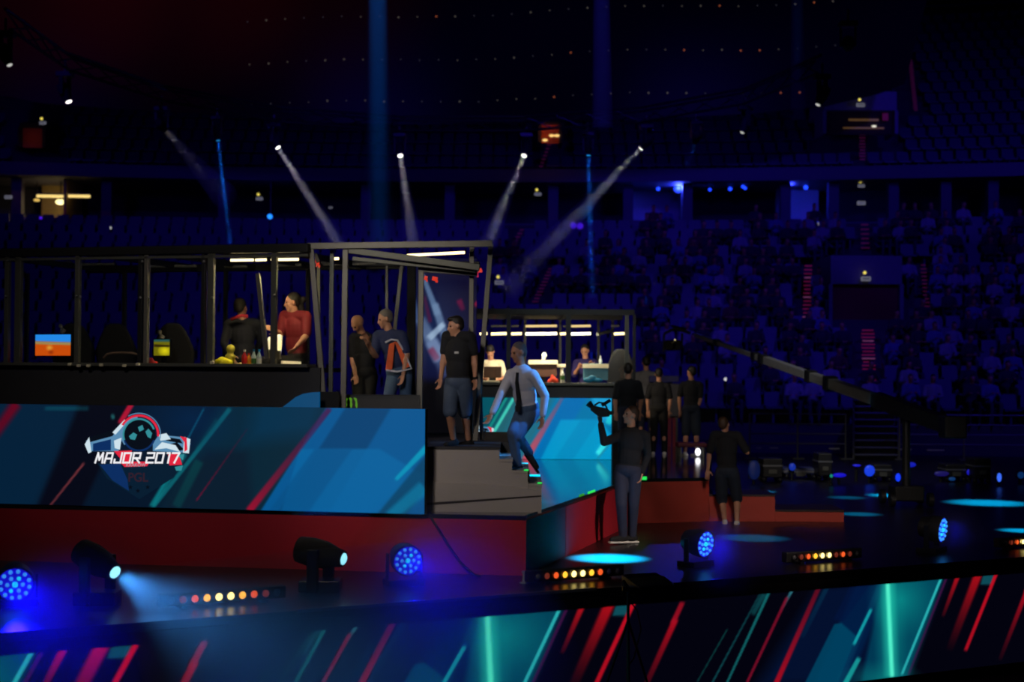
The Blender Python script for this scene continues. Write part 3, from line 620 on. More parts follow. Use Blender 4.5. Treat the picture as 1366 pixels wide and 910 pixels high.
bar(558, 359, 637, 364.5, .07, 17.56, nm='door_frame'); bar(562, 360, 559.5, 546, .065, 17.56, nm='door_frame'); bar(559.5, 440, 557, 588, .05, 17.6, BLK, 'door_frame')
bar(638, 470, 643, 587, .05, 17.75, BLK, 'door_edge')
bar(425, 345, 425, 540, .05, 19.6, DSTEEL); bar(516, 351, 516, 470, .04, 19.8, STEEL); bar(536, 353, 525, 455, .05, 19.7, STEEL); bar(549, 352, 548, 540, .11, 19.4, MBLK); bar(420, 352, 640, 352, .06, 19.8, BLK)
bar(420, 338, 425, 350, .05, 18.5, BLK); bar(470, 353, 502, 351, .03, 19.6, STEEL)
q = MB(); a, c = G(431, 546, 17.5), G(560, 546, 17.5); a.z = c.z = zp + .004; q.prism([a, c, c + V((0, .12, 0)), a + V((0, .12, 0))], (0, 0, G(500, 527, 17.5).z - zp)); obj('base_panel', q, PLINTH, ent)
q = MB(); a, c = G(424, 546, 17.2), G(452, 546, 17.2); q.prism([a, c, c + V((0, .1, 0)), a + V((0, .1, 0))], (0, 0, .2)); obj('base_panel', q, MBLK, ent)
CLAW = emat('green_claw', S(96, 165, 30), .55)
for i, (x0, sk) in enumerate(((458.5, 1.0), (465.5, 0), (472.5, -1.0))):
    q = MB(); q.poly([G(x, y, 17.49) for x, y in ((x0 + sk, 531), (x0 + 2.2 + sk, 530.5), (x0 + 4.4 + sk, 532), (x0 + 3.9, 536), (x0 + 4.6, 540), (x0 + 3.2 - sk * .5, 547), (x0 + 1.4, 541), (x0 + 1.8, 536))]); obj('claw_mark', q, CLAW, ent, label='green claw mark logo stroke')
tube(543, 620, 340, 0, WARM, ent, lambda x, y, b_: G(x, y - (x - 543) * .045 + .8, 18.3)); tube(441, 452, 345.5, 0, WARM, ent, lambda x, y, b_: G(x, y, 18.3))
for x0, x1, y0, y1, d in ((435, 442, 345, 545, 17.4), (462, 556, 345, 528, 17.42)):
    q = MB(); q.prism([G(x0, y1, d), G(x1, y1, d), G(x1, y0, d), G(x0, y0, d)], (0, .008, 0)); obj('glass_pane', q, GLASS, ent)
# added glowing panel, white strokes painted for wall art and glass reflections
ban = thing('swoosh_panel', (P(595, 500, 20.6).x, 20.6, 1.4), 'upright screen behind the doorway with white brush strokes on dark blue', 'screen')
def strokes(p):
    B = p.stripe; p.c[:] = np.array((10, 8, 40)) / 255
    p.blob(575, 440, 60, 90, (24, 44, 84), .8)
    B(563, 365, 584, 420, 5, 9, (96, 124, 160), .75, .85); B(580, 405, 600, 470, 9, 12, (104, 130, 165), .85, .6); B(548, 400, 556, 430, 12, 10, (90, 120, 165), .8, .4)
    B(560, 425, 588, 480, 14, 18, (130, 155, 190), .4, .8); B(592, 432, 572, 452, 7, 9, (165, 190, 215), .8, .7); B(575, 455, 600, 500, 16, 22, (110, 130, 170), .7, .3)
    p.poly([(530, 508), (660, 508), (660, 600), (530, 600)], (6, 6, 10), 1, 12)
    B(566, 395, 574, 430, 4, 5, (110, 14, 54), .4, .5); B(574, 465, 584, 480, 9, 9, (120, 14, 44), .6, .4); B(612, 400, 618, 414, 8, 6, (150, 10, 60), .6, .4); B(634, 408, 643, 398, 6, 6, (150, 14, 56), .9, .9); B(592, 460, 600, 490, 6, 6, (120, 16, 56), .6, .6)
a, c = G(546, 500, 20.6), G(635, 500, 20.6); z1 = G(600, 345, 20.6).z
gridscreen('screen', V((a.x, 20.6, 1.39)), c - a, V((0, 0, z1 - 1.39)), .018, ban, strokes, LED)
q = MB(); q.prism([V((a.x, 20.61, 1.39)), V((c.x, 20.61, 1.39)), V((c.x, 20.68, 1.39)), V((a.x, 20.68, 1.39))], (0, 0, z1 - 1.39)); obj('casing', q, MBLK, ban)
RED = emat('red_marker', S(200, 44, 24), 1)
k_ = 0
for px, py, w, lb in ((419, 346, 6, 'ragged red marker light hanging inside the upper left corner of the steel frame'), (424, 352, 5, 'ragged red marker light just below the corner one in the steel frame'), (568, 371, 4, 'dim red marker light under the door head'), (580, 372, 7, 'slanted red marker light under the door head'), (637, 358.5, 11, 'red marker light bar between the two frame posts beside the door'), (635, 365, 6, 'pinkish red marker light below the bar beside the door')):
    a = G(px, py, 18.6); s_ = w * 18.6 / 4000
    q = MB(); q.box(a, (s_ * 2, .03, .028 if w > 8 else .05), (V((1, 0, -.25 if w != 5 else .9)).normalized(), V((0, 1, 0)), V((.25, 0, 1)).normalized())); q.box(a + V((s_ * .7, .0, -.03)), (s_ * .9, .03, .03))
    t = thing('marker_light', tuple(a), lb, 'light'); obj('lens', q, RED if k_ != 5 else emat('pink_marker', S(190, 20, 70), .8), t); q = MB(); q.box(a + V((0, .035, 0)), (s_ * 1.6, .03, .05)); obj('housing', q, MBLK, t); k_ += 1
# ================================================================== STAIRS
DS = 17.02
ZL, Z1, Z2, Z3 = 1.394, 1.258, 1.13, .985
GREY = mat('grey_stage_board', S(168, 158, 152), .55, var=.06, scale=2.5)
st = thing('stair_unit', (P(640, 680, DS).x, DS + .6, zp), 'pale grey stairs climbing to the booth doorway from the glossy stage', 'stairs')
X = lambda px: P(px, 640, DS).x
for x0, x1, z in ((567, 666, ZL), (666, 683, Z1), (683, 705, Z2), (705.3, 722.5, Z3)):
    q = MB(); q.prism([V((X(x0), DS, zp + .004)), V((X(x1), DS, zp + .004)), V((X(x1), DS + 1.4, zp + .004)), V((X(x0), DS + 1.4, zp + .004))], (0, 0, z - zp - .034)); obj('riser', q, GREY, st)
    q = MB(); q.prism([V((X(x0), DS - .008, z - .03)), V((X(x1) + .008, DS - .008, z - .03)), V((X(x1) + .008, DS + 1.4, z - .03)), V((X(x0), DS + 1.4, z - .03))], (0, 0, .03)); obj('tread', q, GREY if x0 > 567 else mat('dark_landing', S(40, 38, 40), .5), st)
q = MB(); q.prism([P(x, y, DS - .03) for x, y in ((567, 643.5), (640, 646), (690, 650), (722.5, 656), (722.5, 685), (567, 684))], (0, .028, 0)); obj('kick_board', q, GREY, st)
q = MB(); q.prism([P(x, y, DS - .036) for x, y in ((567, 671), (722, 661), (722, 662.6), (567, 674.5))], (0, .005, 0)); obj('groove', q, mat('brown_groove', S(36, 26, 26), .7), st)
q = MB(); q.prism([P(x, y, DS - .012) for x, y in ((704, 627), (706.5, 627), (706.5, 643), (704, 643))], (0, .01, 0)); obj('edge_strip', q, MBLK, st)
for px, z in ((702, Z2), (720, Z3)): q = MB(); q.box((X(px), DS - .01, z + .006), (.05, .03, .014)); obj('led_strip', q, GRN, st, label='green LED strip')
q = MB(); q.prism([V((X(567), DS + 1.4, zp + .004)), V((X(690), DS + 1.4, zp + .004)), V((X(690), 21.4, zp + .004)), V((X(430), 21.4, zp + .004)), V((X(430), 18.0, zp + .004)), V((X(567), 18.0, zp + .004))], (0, 0, ZL - zp - .02)); obj('landing', q, mat('dark_landing', S(40, 38, 40), .5), st)
q = MB(); q.path([P(x, y, 16.5) for x, y in ((573, 688), (584, 705), (598, 728), (614, 750), (632, 767))] + [F(640, 769, .02)], .014); obj('cable', q, mat('black_cable', S(14, 10, 12), .5), label='black cable hanging down the red platform skirt', cat='cable', smooth=True)
# ================================================================== FAR PLAYER BOOTH
DB = 26.8
fb = thing('player_booth', (P(720, 600, DB).x, DB + 1.3, zp), 'smaller far glass player booth above a cyan screen beyond the stairs', 'booth')
K = lambda px, py, d=DB: P(px, py, d)
def ks(px0, px1, z0, z1, d0, d1): q = MB(); x0, x1 = K(px0, 500).x, K(px1, 500).x; q.box(((x0 + x1) / 2, (d0 + d1) / 2, (z0 + z1) / 2), (x1 - x0, d1 - d0, z1 - z0)); return q
zl, zs, ztp = K(700, 531).z, K(700, 514).z, K(700, 415).z
obj('plinth', ks(560, 845, zl + .01, zs, DB + .02, DB + .2), PLINTH, fb); obj('sill', ks(560, 838, zs, zs + .05, DB - .05, DB + .3), DSTEEL, fb, bevel=.006)
obj('plinth', ks(817, 846, zp + .004, zl + .01, DB - .02, DB + .3), PLINTH, fb)
obj('desk_top', ks(560, 838, zs + .0, zs + .04, DB + .31, DB + 1.1), mat('beige_desk', S(120, 105, 88), .5), fb); obj('floor_deck', ks(560, 845, 1.2, 1.28, DB + .3, DB + 3), MBLK, fb)
for d_ in (DB, DB + 2.8): obj('top_beam', ks(560, 846, ztp - .06, ztp + .04, d_, d_ + .08), BLK, fb)
obj('roof_panel', ks(676, 752, ztp - .07, ztp - .04, DB + .1, DB + 2.7), mat('roof_sheet', S(60, 62, 66), .35), fb)
for px, w in ((678, .07), (758, .09), (836, .07), (846, .05)): q = MB(); a = K(px, 500); q.beam((a.x, DB + .04, zs + .05), (a.x, DB + .04, ztp - .05), w, .07); obj('post', q, BLK if px != 836 else DSTEEL, fb)
for px in (700, 747, 798, 817): q = MB(); a = K(px, 500, DB + 2.8); q.beam((a.x, DB + 2.84, 1.2), (a.x, DB + 2.84, ztp - .05), .05, .05); obj('post', q, BLK, fb)
q = MB(); q.beam(K(797, 446, DB + .6), K(817, 441, DB + 1.4), .05, .05); obj('brace', q, DSTEEL, fb)
for a, c in ((640, 678), (678, 758), (758, 836)): q = MB(); p0, p1 = K(a, 500), K(c, 500); q.prism([V((p0.x, DB + .03, zs + .05)), V((p1.x, DB + .03, zs + .05)), V((p1.x, DB + .038, zs + .05)), V((p0.x, DB + .038, zs + .05))], (0, 0, ztp - zs - .1)); obj('glass_pane', q, GLASS, fb)
kf = lambda x, y, b_: K(x, y, DB + b_)
HOT = emat('hot_tube', S(255, 244, 205), 5.0); TUBE_REFL = emat('warm_tube_reflection', S(235, 200, 130), 1.4)
for a, c, m_ in ((640, 650, WARM), (655, 676, WARM), (682, 696, WARM), (701, 743, HOT), (747, 758, WARM), (762, 788, HOT), (819, 833, WARM)): tube(a, c, 445.5, .35, m_, fb, kf, .024)
for a, c, m_ in ((655, 676, OFFT), (682, 692, OFFT), (701, 743, TUBE_REFL), (751, 758, OFFT), (762, 788, TUBE_REFL), (815, 826, OFFT)): tube(a, c, 435.3, 2.3, m_, fb, kf, .022)  # added dim tubes imitating the front row's reflection in the ceiling glass
for px_, wd_, W_ in ((665, .5, 12), (722, .6, 20), (775, .4, 12), (826, .2, 3)):
    q_ = K(px_, 446, DB + .35); lamp('AREA', 'tube_lamp', q_ - V((0, 0, .03)), W_, (1, .82, .55), q_ + V((0, .45, -1)), (wd_, .03))
# far screen
fw_ = thing('led_wall', (K(720, 600).x, DB, zp), 'bright cyan LED wall below the far booth mirrored in the glossy stage', 'LED screen')
def farart(p):
    B = p.stripe; p.c[:] = np.array((0, 104, 150)) / 255
    p.poly([(560, 520), (700, 520), (650, 630), (560, 630)], (0, 70, 84), 1, 10); p.poly([(690, 520), (745, 520), (690, 630), (620, 630)], (40, 92, 104), .7, 8)
    p.poly([(755, 520), (790, 520), (725, 630), (690, 630)], (0, 96, 160), .9, 4); p.poly([(748, 560), (800, 560), (830, 600), (830, 625), (715, 625)], (0, 140, 186), .85, 3); p.poly([(775, 560), (800, 560), (760, 620), (735, 620)], (0, 118, 168), .6, 3)
    p.poly([(785, 520), (830, 520), (830, 560), (800, 562)], (30, 150, 200), .8, 6)
    B(752, 528, 700, 615, 4, 10, (190, 64, 76), .3, .95); B(818, 548, 811, 566, 8, 8, (30, 190, 200), .8, .8); B(812, 586, 797, 606, 9, 7, (60, 220, 220), .6, .9); B(820, 584, 797, 612, 3, 3, (20, 120, 150), .8, .8)
    B(686, 530, 638, 612, 4, 4, (60, 190, 170), .9, .9); B(676, 530, 630, 612, 3, 3, (20, 130, 120), .9, .7); B(676, 592, 660, 612, 5, 5, (190, 50, 70), .6, .6)
fo, fu = V((K(560, 600).x, DB, zp + .004)), V((K(815.5, 600).x - K(560, 600).x, 0, 0))
gridscreen('screen', fo, fu, V((0, 0, zl - zp)), .022, fw_, farart, screenmat('far_led_screen', 1.25))
q = MB(); q.prism([fo + V((0, .01, 0)), fo + fu + V((0, .01, 0)), fo + fu + V((0, .12, 0)), fo + V((0, .12, 0))], (0, 0, zl - zp)); obj('casing', q, MBLK, fw_)
emblem(fw_, 616, 568, .62, lambda x, y, e: onplane(x, y, fo - V((0, e, 0)), V((0, 1, 0))))
# far desk things
FZ = zs + .04
kx = lambda px, d: K(px, 500, d).x
def kmon(px0, px1, py0, py1, d, shell, lb, top=None):
    t = thing('monitor', (kx((px0 + px1) / 2, d), d + .1, FZ), lb, 'monitor'); a, c = K(px0, py1, d), K(px1, py1, d); h = (K(px0, py0, d) - a).z
    q = MB(); q.prism([a, c, c + V((0, .05, 0)), a + V((0, .05, 0))], (0, 0, h)); obj('casing', q, shell, t, bevel=.01)
    if top: q = MB(); a2, c2 = K(px0 - 1, py0 + 6, d - .04), K(px1 + 1, py0 + 6, d - .04); q.prism([a2, c2, c2 + V((0, .03, 0)), a2 + V((0, .03, 0))], (0, 0, .075)); obj('shelf_edge', q, top, t, label='pale lit top edge')
    q = MB(); q.box(((a.x + c.x) / 2, d + .08, FZ + (a.z - FZ) / 2 + .05), (.12, .06, max(a.z - FZ, .05) + .1)); obj('stand', q, PLAS, t)
    return t
CRM = mat('cream_shell', S(240, 225, 190), .45); BRN = mat('brown_shell', S(86, 58, 44), .5)
kmon(645, 669, 489, 504, DB + .4, BRN, 'low brown monitor back in front of the white shirt player', None)
kmon(706, 743, 480, 503, DB + .6, BRN, 'dark monitor with a cream top edge behind the man in a tie', CRM)
kmon(778, 811, 485, 507, DB + .5, mat('blue_grey_shell', S(84, 140, 160), .45), 'blue grey monitor back at the far end of the far booth', CRM)
q = MB(); a = K(655, 505, DB + .25); q.box((a.x, DB + .25, FZ + .02), (.3, .12, .035)); obj('keyboard', q, CRM, label='pale keyboard before the white shirt player', cat='keyboard', bevel=.006)
bottle((kx(750.5, DB + .36), DB + .36, FZ), .27, .036, (mat('bright_white_plastic', S(240, 240, 225), .4), WHP, GRNP), 'white bottle on the far booth desk beside the dark post')  # bottle body in its own slightly brighter white
bottle((kx(801, DB + .62), DB + .62, FZ + .30), .2, .03, (CLR, WHP, CLR), 'clear bottle standing on the blue grey monitor')
lumps('cloth', 'orange red cloth bunched on the far booth desk', 'cloth', [((kx(x, DB + .4), DB + .4, FZ + z), r) for x, z, r in ((734, .03, .05), (738, .06, .06), (742, .03, .05), (737, .12, .035))], mat('orange_red_cloth', S(225, 70, 40), .8), FZ)
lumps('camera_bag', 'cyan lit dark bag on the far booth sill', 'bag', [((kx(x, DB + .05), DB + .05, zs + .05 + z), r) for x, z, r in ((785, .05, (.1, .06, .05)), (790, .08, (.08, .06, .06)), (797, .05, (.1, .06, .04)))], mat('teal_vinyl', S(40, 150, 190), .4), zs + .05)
lumps('figurine', 'small pale figure on top of the dark cream edged monitor', 'toy', [(K(726, 474, DB + .62), .05), (K(725, 478.5, DB + .62), (.04, .04, .04))], WHP, K(726, 481, DB).z)
q = MB(); a = K(749, 488, DB + .7); q.box(a, (.17, .1, .06)); q.box((a.x, a.y, (a.z + FZ) / 2), (.04, .05, a.z - FZ)); obj('webcam', q, CRM, label='cream camera on a stalk left of the dark booth post', cat='camera', bevel=.006)
chair((kx(826, DB + 1.1), DB + 1.1, 1.28), math.pi, 'dark gaming chair in the far booth corner', mat('charcoal_fabric', S(46, 48, 52), .7))
# ================================================================== LIGHT FIXTURES
ZU = V((0, 0, 1))
HZ1 = hazemat('stage_haze', 0.30)
def moving_head(lens, d, k, label, lensm, hang=False, lr=.055, group=None, base=None):
    lens, d = V(lens), V(d).normalized(); c = lens - d * .27 * k; side = d.cross(ZU); side = side.normalized() if side.length > .15 else V((1, 0, 0))
    bz = c.z + .42 * k if hang else (base if base is not None else c.z - .42 * k)
    t = thing('moving_head_light', (c.x, c.y, bz), label, 'stage light', group)
    q = MB(); q.lathe(c, d, [(-.27 * k, .08 * k), (-.25 * k, .135 * k), (-.1 * k, .15 * k), (.06 * k, .14 * k), (.2 * k, .095 * k), (.262 * k, .085 * k)], 24); obj('head', q, MBLK, t, smooth=True)
    q = MB(); q.lathe(lens - d * .012 * k, d, [(0, lr), (.012, lr * .96), (.024, lr * .7), (.030, lr * .2)], 24); obj('lens', q, lensm, t, smooth=True)
    for s_ in (-1, 1):
        q = MB(); a = c + side * .17 * k * s_; q.beam(a + ZU * (-.06 if hang else .06) * k, V((a.x, a.y, bz)), .05 * k, .12 * k, side); obj('yoke_arm', q, PLAS, t, bevel=.008)
    q = MB(); h = abs(bz - c.z) * .32; q.box((c.x, c.y, bz + (h / 2 if hang else h / 2)), (.42 * k, .3 * k, h)); obj('base', q, PLAS, t, bevel=.015)
    if hang: q = MB(); q.tube((c.x, c.y, bz + h), (c.x, c.y, bz + h + .3 * k), .03 * k); obj('clamp', q, DSTEEL, t)
    return t
def haze_cone(label, a, b_, r0, r1, m_=HZ1):
    q = MB(); a, b_ = V(a), V(b_); q.tube(a, b_, r0, r1, 28); o_ = obj('haze', q, m_, None, kind='stuff', label=label); return o_
NB = [0]
def spotbeam(a, tgt, W, col, ang, blend=.5, size=.03, haze=None, hl=None, cut=None, hm=HZ1):
    a, tgt = V(a), V(tgt); d = (tgt - a).normalized(); NB[0] += 1
    lamp('SPOT', 'spot_lamp', a + d * .06, W, col, tgt, size, math.radians(ang), blend)
    if haze:
        L = (tgt - a).length if hl is None else hl; h = math.tan(math.radians(ang / 2)) * 1.12
        haze_cone(haze, a + d * .05, a + d * L, .04 + h * .05, .04 + h * L, hm)
CY = emat('cyan_lens', S(150, 235, 255), 1.6); WHL = emat('white_lens', S(255, 250, 245), 3.0); BLL = emat('blue_lens', S(40, 170, 255), 1.1)
def discbeam(a, tgt, W, col, spread, dia, haze, L, grow=1.25):
    a, tgt = V(a), V(tgt); d = (tgt - a).normalized(); l = bpy.data.lights.new('beam_lamp', 'AREA'); l.shape = 'DISK'; l.size = dia; l.energy = W; l.color = col[:3]; l.spread = math.radians(spread)
    o = bpy.data.objects.new('beam_lamp', l); COL.objects.link(o); o.location = a + d * .05; o.rotation_mode = 'QUATERNION'; o.rotation_quaternion = d.to_track_quat('-Z', 'Y')
    r0 = dia / 2 * 1.05; haze_cone(haze, a + d * .06, a + d * L, r0, r0 + L * math.tan(math.radians(spread / 2)) * grow)
# ring of overhead heads
ring = [(13, 87, 0), (92, 136, 1), (220, 173, 1), (371, 197, 1), (534, 208, 1), (699, 208, 1), (855, 198, 1), (990, 177, 0), (1091, 140, 0)]
ZR = 8.5
def ringpt(px, py): return F(px, py, ZR)
pts = [ringpt(x, y) for x, y, _ in ring]
tr = thing('lighting_truss', (pts[4].x, pts[4].y, ZR + .9), 'curved black lighting truss hanging over the stage with the beam lights', 'truss')
sm = []
for i in range(len(pts) - 1):
    for s_ in range(4): sm.append(pts[i].lerp(pts[i + 1], s_ / 4))
sm.append(pts[-1])
for dx, dz in ((0, .75), (.35, 1.1), (-.35, 1.1)): q = MB(); q.path([p + V((0, dx, dz)) for p in sm], .035, 6); obj('chord', q, BLK, tr)
for i in range(0, len(sm) - 1):
    q = MB(); q.tube(sm[i] + V((0, 0, .75)), sm[i + 1] + V((0, .35, 1.1)), .018, n=6); obj('brace', q, BLK, tr); q = MB(); q.tube(sm[i] + V((0, -.35, 1.1)), sm[i + 1] + V((0, 0, .75)), .018, n=6); obj('brace', q, BLK, tr)
tg = {220: (300, 262, 44), 371: (452, 325, 42), 534: (551, 325, 42), 699: (650, 325, 42), 855: (690, 370, 44)}
nm = {13: 'unlit overhead beam light in the top corner of the truss', 92: 'overhead beam light with a bright white lens beside the topmost red glow', 220: 'overhead white beam light with a faint short ray above the lit suite side', 371: 'overhead white beam light throwing a broad ray down towards the steel frame', 534: 'overhead white beam light with a narrow ray straight above the doorway', 699: 'overhead white beam light slanting towards the corner of the steel frame', 855: 'overhead white beam light with the longest slanting ray', 990: 'overhead light with a small white lens above the blue lit suites', 1091: 'highest small white overhead light near the upper blue wall'}
pw = {220: 260, 371: 3300, 534: 2700, 699: 3000, 855: 2900}
for (x, y, on), p in zip(ring, pts):
    if x in tg: tp = P(*tg[x])
    else: tp = p + V((-.6 if x > 600 else .6, -.2, -1.2))
    d = (tp - p).normalized()
    moving_head(p, d, .9, nm[x], WHL if on else emat('white_lens_dim', S(190, 190, 185), .9), True, .075 if on else .06)
    if x in tg:
        discbeam(p, tp, pw[x] / 3500, S(225, 225, 255), 6.5, .12, {220: 'faint short white light ray in haze over the lit suite side', 371: 'broad white light ray in haze towards the steel frame', 534: 'white light ray in haze straight above the doorway', 699: 'white light ray in haze slanting to the steel frame corner', 855: 'longest slanting white light ray in haze'}[x], (tp - p).length * (1.1 if x == 855 else 1.0))
bl = [(291, 187, 308, 330, 400, 'overhead light with a small blue lens and a faint steep blue ray'), (785, 207, 790, 398, 520, 'overhead light with a blue lens and an upright blue ray beyond the far booth'), (927, 190, 916, 225, 60, 'overhead light with a tiny blue lens above the brightest blue suite'), (1131, 65, 1130, 90, 5, 'topmost tiny blue overhead light high above the vertical stair lights')]
for x, y, tx, ty, W, lb in bl:
    p = ringpt(x, y); tp = P(tx, ty, (p.y + 1)); d = (tp - p).normalized(); moving_head(p, d, .8, lb, BLL, True, .055)
    if W > 50: discbeam(p, tp, W / 420, S(10, 100, 255), 2.2, .08, {291: 'faint steep blue light ray in haze over the near booth', 785: 'upright blue light ray in haze beyond the far booth', 927: 'short blue light ray in haze above the blue suite'}[x], (tp - p).length)
# tall blue shafts coming from above the picture
for px, d_, W, ang, r_, y1, lb in ((505, 25, 5200, 2.6, 1, 332, 'tall soft blue light shaft in haze behind the steel frame'), (803, 33, 420, 1.6, .9, 170, 'very faint tall blue light shaft in haze over the far booth'), (1064, 36, 260, 1.4, .7, 160, 'faintest tall blue light shaft in haze')):
    a = P(px - 2, -140, d_); tp = P(px + 1, y1, d_); tp.y = a.y
    discbeam(a, tp, W / 2300, S(0, 95, 200), ang, .30 * r_, lb, (tp - a).length)
# ---- floor standing heads and pars at the stage front
L1 = P(459, 746, 15.3); D1 = V((.92, -.36, -.14)); moving_head(L1, D1, 1.0, 'black moving head light with a cyan lens by the middle of the red skirt', CY, False, .062, base=.0)
L2 = P(154, 764, 14.3); D2 = V((.80, -.50, -.34)); moving_head(L2, D2, .95, 'black moving head light with a cyan lens throwing a wide pale blue haze', CY, False, .062, base=.0)
PARB = emat('par_blue_glow', S(22, 6, 235), .95); LEDC = emat('par_led', S(56, 150, 255), 1.25); LEDH = emat('par_led_hot', S(30, 215, 255), 1.3)
def par(c, d, r, label, base=0.0):
    c, d = V(c), V(d).normalized(); side = d.cross(ZU).normalized(); up = side.cross(d)
    t = thing('par_light', (c.x - d.x * .2, c.y - d.y * .2, base), label, 'stage light')
    q = MB(); q.lathe(c, d, [(-.30, r * .5), (-.27, r * .8), (-.12, r * 1.06), (-.0, r * 1.10), (.012, r * 1.10), (.012, r * 1.0), (-.01, r * .98)], 28); obj('body', q, BLK, t, smooth=False)
    q = MB(); q.lathe(c, d, [(-.012, r), (.0, r)], 28); obj('face', q, PARB, t)
    for i in range(19):
        if i == 0: o_ = V((0, 0, 0)); m_ = LEDH
        elif i < 7: a = i * math.pi / 3; o_ = (side * math.cos(a) + up * math.sin(a)) * r * .42; m_ = LEDH if i in (2, 5) else LEDC
        else: a = (i - 7) * math.pi / 6 + .2; o_ = (side * math.cos(a) + up * math.sin(a)) * r * .80; m_ = LEDC
        q = MB(); q.ell(c + o_ + d * .006, r * (.125 if i else .18), n=10, k=8); obj('led', q, m_, t, smooth=True)
    for s_ in (-1, 1):
        q = MB(); a = c - d * .14 + side * r * 1.2 * s_; q.beam(a + up * .05, V((a.x, a.y, base + .05)), .022, .06, side); obj('yoke_arm', q, PLAS, t)
    q = MB(); a = c - d * .14; q.box((a.x, a.y, base + .035), (r * 2.6, r * 1.7, .07), frame(ZU, side)); obj('base', q, PLAS, t, bevel=.01)
    return t
pars = [((20, 780, 14.2), (.30, -.9, -.22), .165, 'blue LED par light at the picture edge beside the pale blue hazed head', (130, 905)), ((544, 748, 15.7), (.34, -.9, -.12), .152, 'blue LED par light in front of the middle red skirt', (640, 822)), ((941, 726, 17.4), (.70, -.70, -.10), .150, 'blue LED par light on the black floor below the man in shorts', (988, 765)), ((1257, 707, 18.9), (.80, -.58, -.10), .155, 'blue LED par light alone on the black floor past the red steps', (1290, 750))]
for (x, y, d_), dr, r, lb, tpx in pars:
    c = P(x, y, d_); par(c, dr, r, lb)
PB = [LEDH]
AMB_ON = {'o': mat('off_lamp', S(92, 92, 96), .3), 'd': emat('dim_lamp', S(110, 40, 26), .9), 'r': emat('red_lamp', S(255, 96, 40), 1.0), 'y': emat('amber_lamp', S(255, 180, 50), 1.7), 'h': emat('hot_lamp', S(255, 225, 130), 3.2)}
def blinder(a, c, code, label, r):
    a, c = V(a), V(c); n = len(code); x = (c - a).normalized(); y = V((-x.y, x.x, 0)).normalized()
    t = thing('blinder_bar', tuple(((a + c) / 2 + y * .06) * 1.0 - V((0, 0, a.z))), label, 'stage light')
    q = MB(); m_ = (a + c) / 2 + y * .07; q.box(m_, ((c - a).length + .2, .1, .12), (x, y, ZU)); obj('housing', q, BLK, t, bevel=.01)
    for i, ch in enumerate(code):
        p = a.lerp(c, i / (n - 1)); q = MB(); q.ell(p + y * .01, (r, .022, r), (x, y, ZU), 14, 10); l_ = obj('lamp', q, AMB_ON[ch], t, smooth=True, label={'o': 'unlit lamp', 'd': 'dim red lamp', 'r': 'orange lamp', 'y': 'amber lamp', 'h': 'bright yellow lamp'}[ch])
        q = MB(); q.lathe(p + y * .008, -y, [(0, r * 1.12), (.014, r * 1.2), (.014, r * 1.08), (0, r * 1.04)], 14); obj('rim', q, PLAS, l_)
    for s_ in (.12, .88): q = MB(); p = a.lerp(c, s_) + y * .07; q.box((p.x, p.y, .012), (.06, .16, .024), (x, y, ZU)); obj('foot', q, PLAS, t)
blinder(F(228, 801.5, .085), F(370, 790.7, .085), 'odryhhyrdo', 'blinder bar with glowing amber lamps in the pale blue haze', .036)
blinder(F(718, 769.5, .085), F(824, 761.5, .085), 'odryhhyroo', 'blinder bar with glowing amber lamps below the cyan floor pool', .034)
blinder(F(1060, 743.8, .085), F(1143, 738.4, .085), 'odryhhdrdo', 'blinder bar with glowing amber lamps beyond the red steps', .032)
blinder(F(1342, 724.5, .085), F(1410, 719.5, .085), 'odrhhyrrdo', 'blinder bar cut off by the picture edge on the black floor', .030)
q = MB(); a = F(699, 778, 0); q.lathe(a, ZU, [(0, .05), (.012, .05), (.02, .018), (.1, .016), (.105, .026), (.13, .026)], 14); obj('cable_connector', q, mat('grey_plug', S(150, 150, 150), .4), label='small grey upright plug on the floor before the red skirt corner', cat='plug', smooth=False)
# little black monitor wedge on the edge
wdg = thing('wedge_speaker', tuple(F(872, 782, 0)), 'black wedge speaker at the stage edge right of the amber blinder bar', 'speaker')
a, c = F(846, 784, 0), F(893, 781, 0); n_ = en
q = MB(); q.hexa([a - n_ * .12, c - n_ * .12, c + n_ * .25, a + n_ * .25, a - n_ * .06 + ZU * .03, c - n_ * .06 + ZU * .03, c + n_ * .25 + ZU * .11, a + n_ * .25 + ZU * .11]); obj('body', q, BLK, wdg, bevel=.01)
q = MB(); q.hexa([p + (ZU * .35 - n_).normalized() * .004 for p in (a - n_ * .10 + ZU * .02, c - n_ * .10 + ZU * .02, c - n_ * .07 + ZU * .03, a - n_ * .07 + ZU * .03, a + n_ * .1 + ZU * .08, c + n_ * .1 + ZU * .08, c + n_ * .12 + ZU * .085, a + n_ * .12 + ZU * .085)]); obj('grille', q, DSTEEL, wdg)
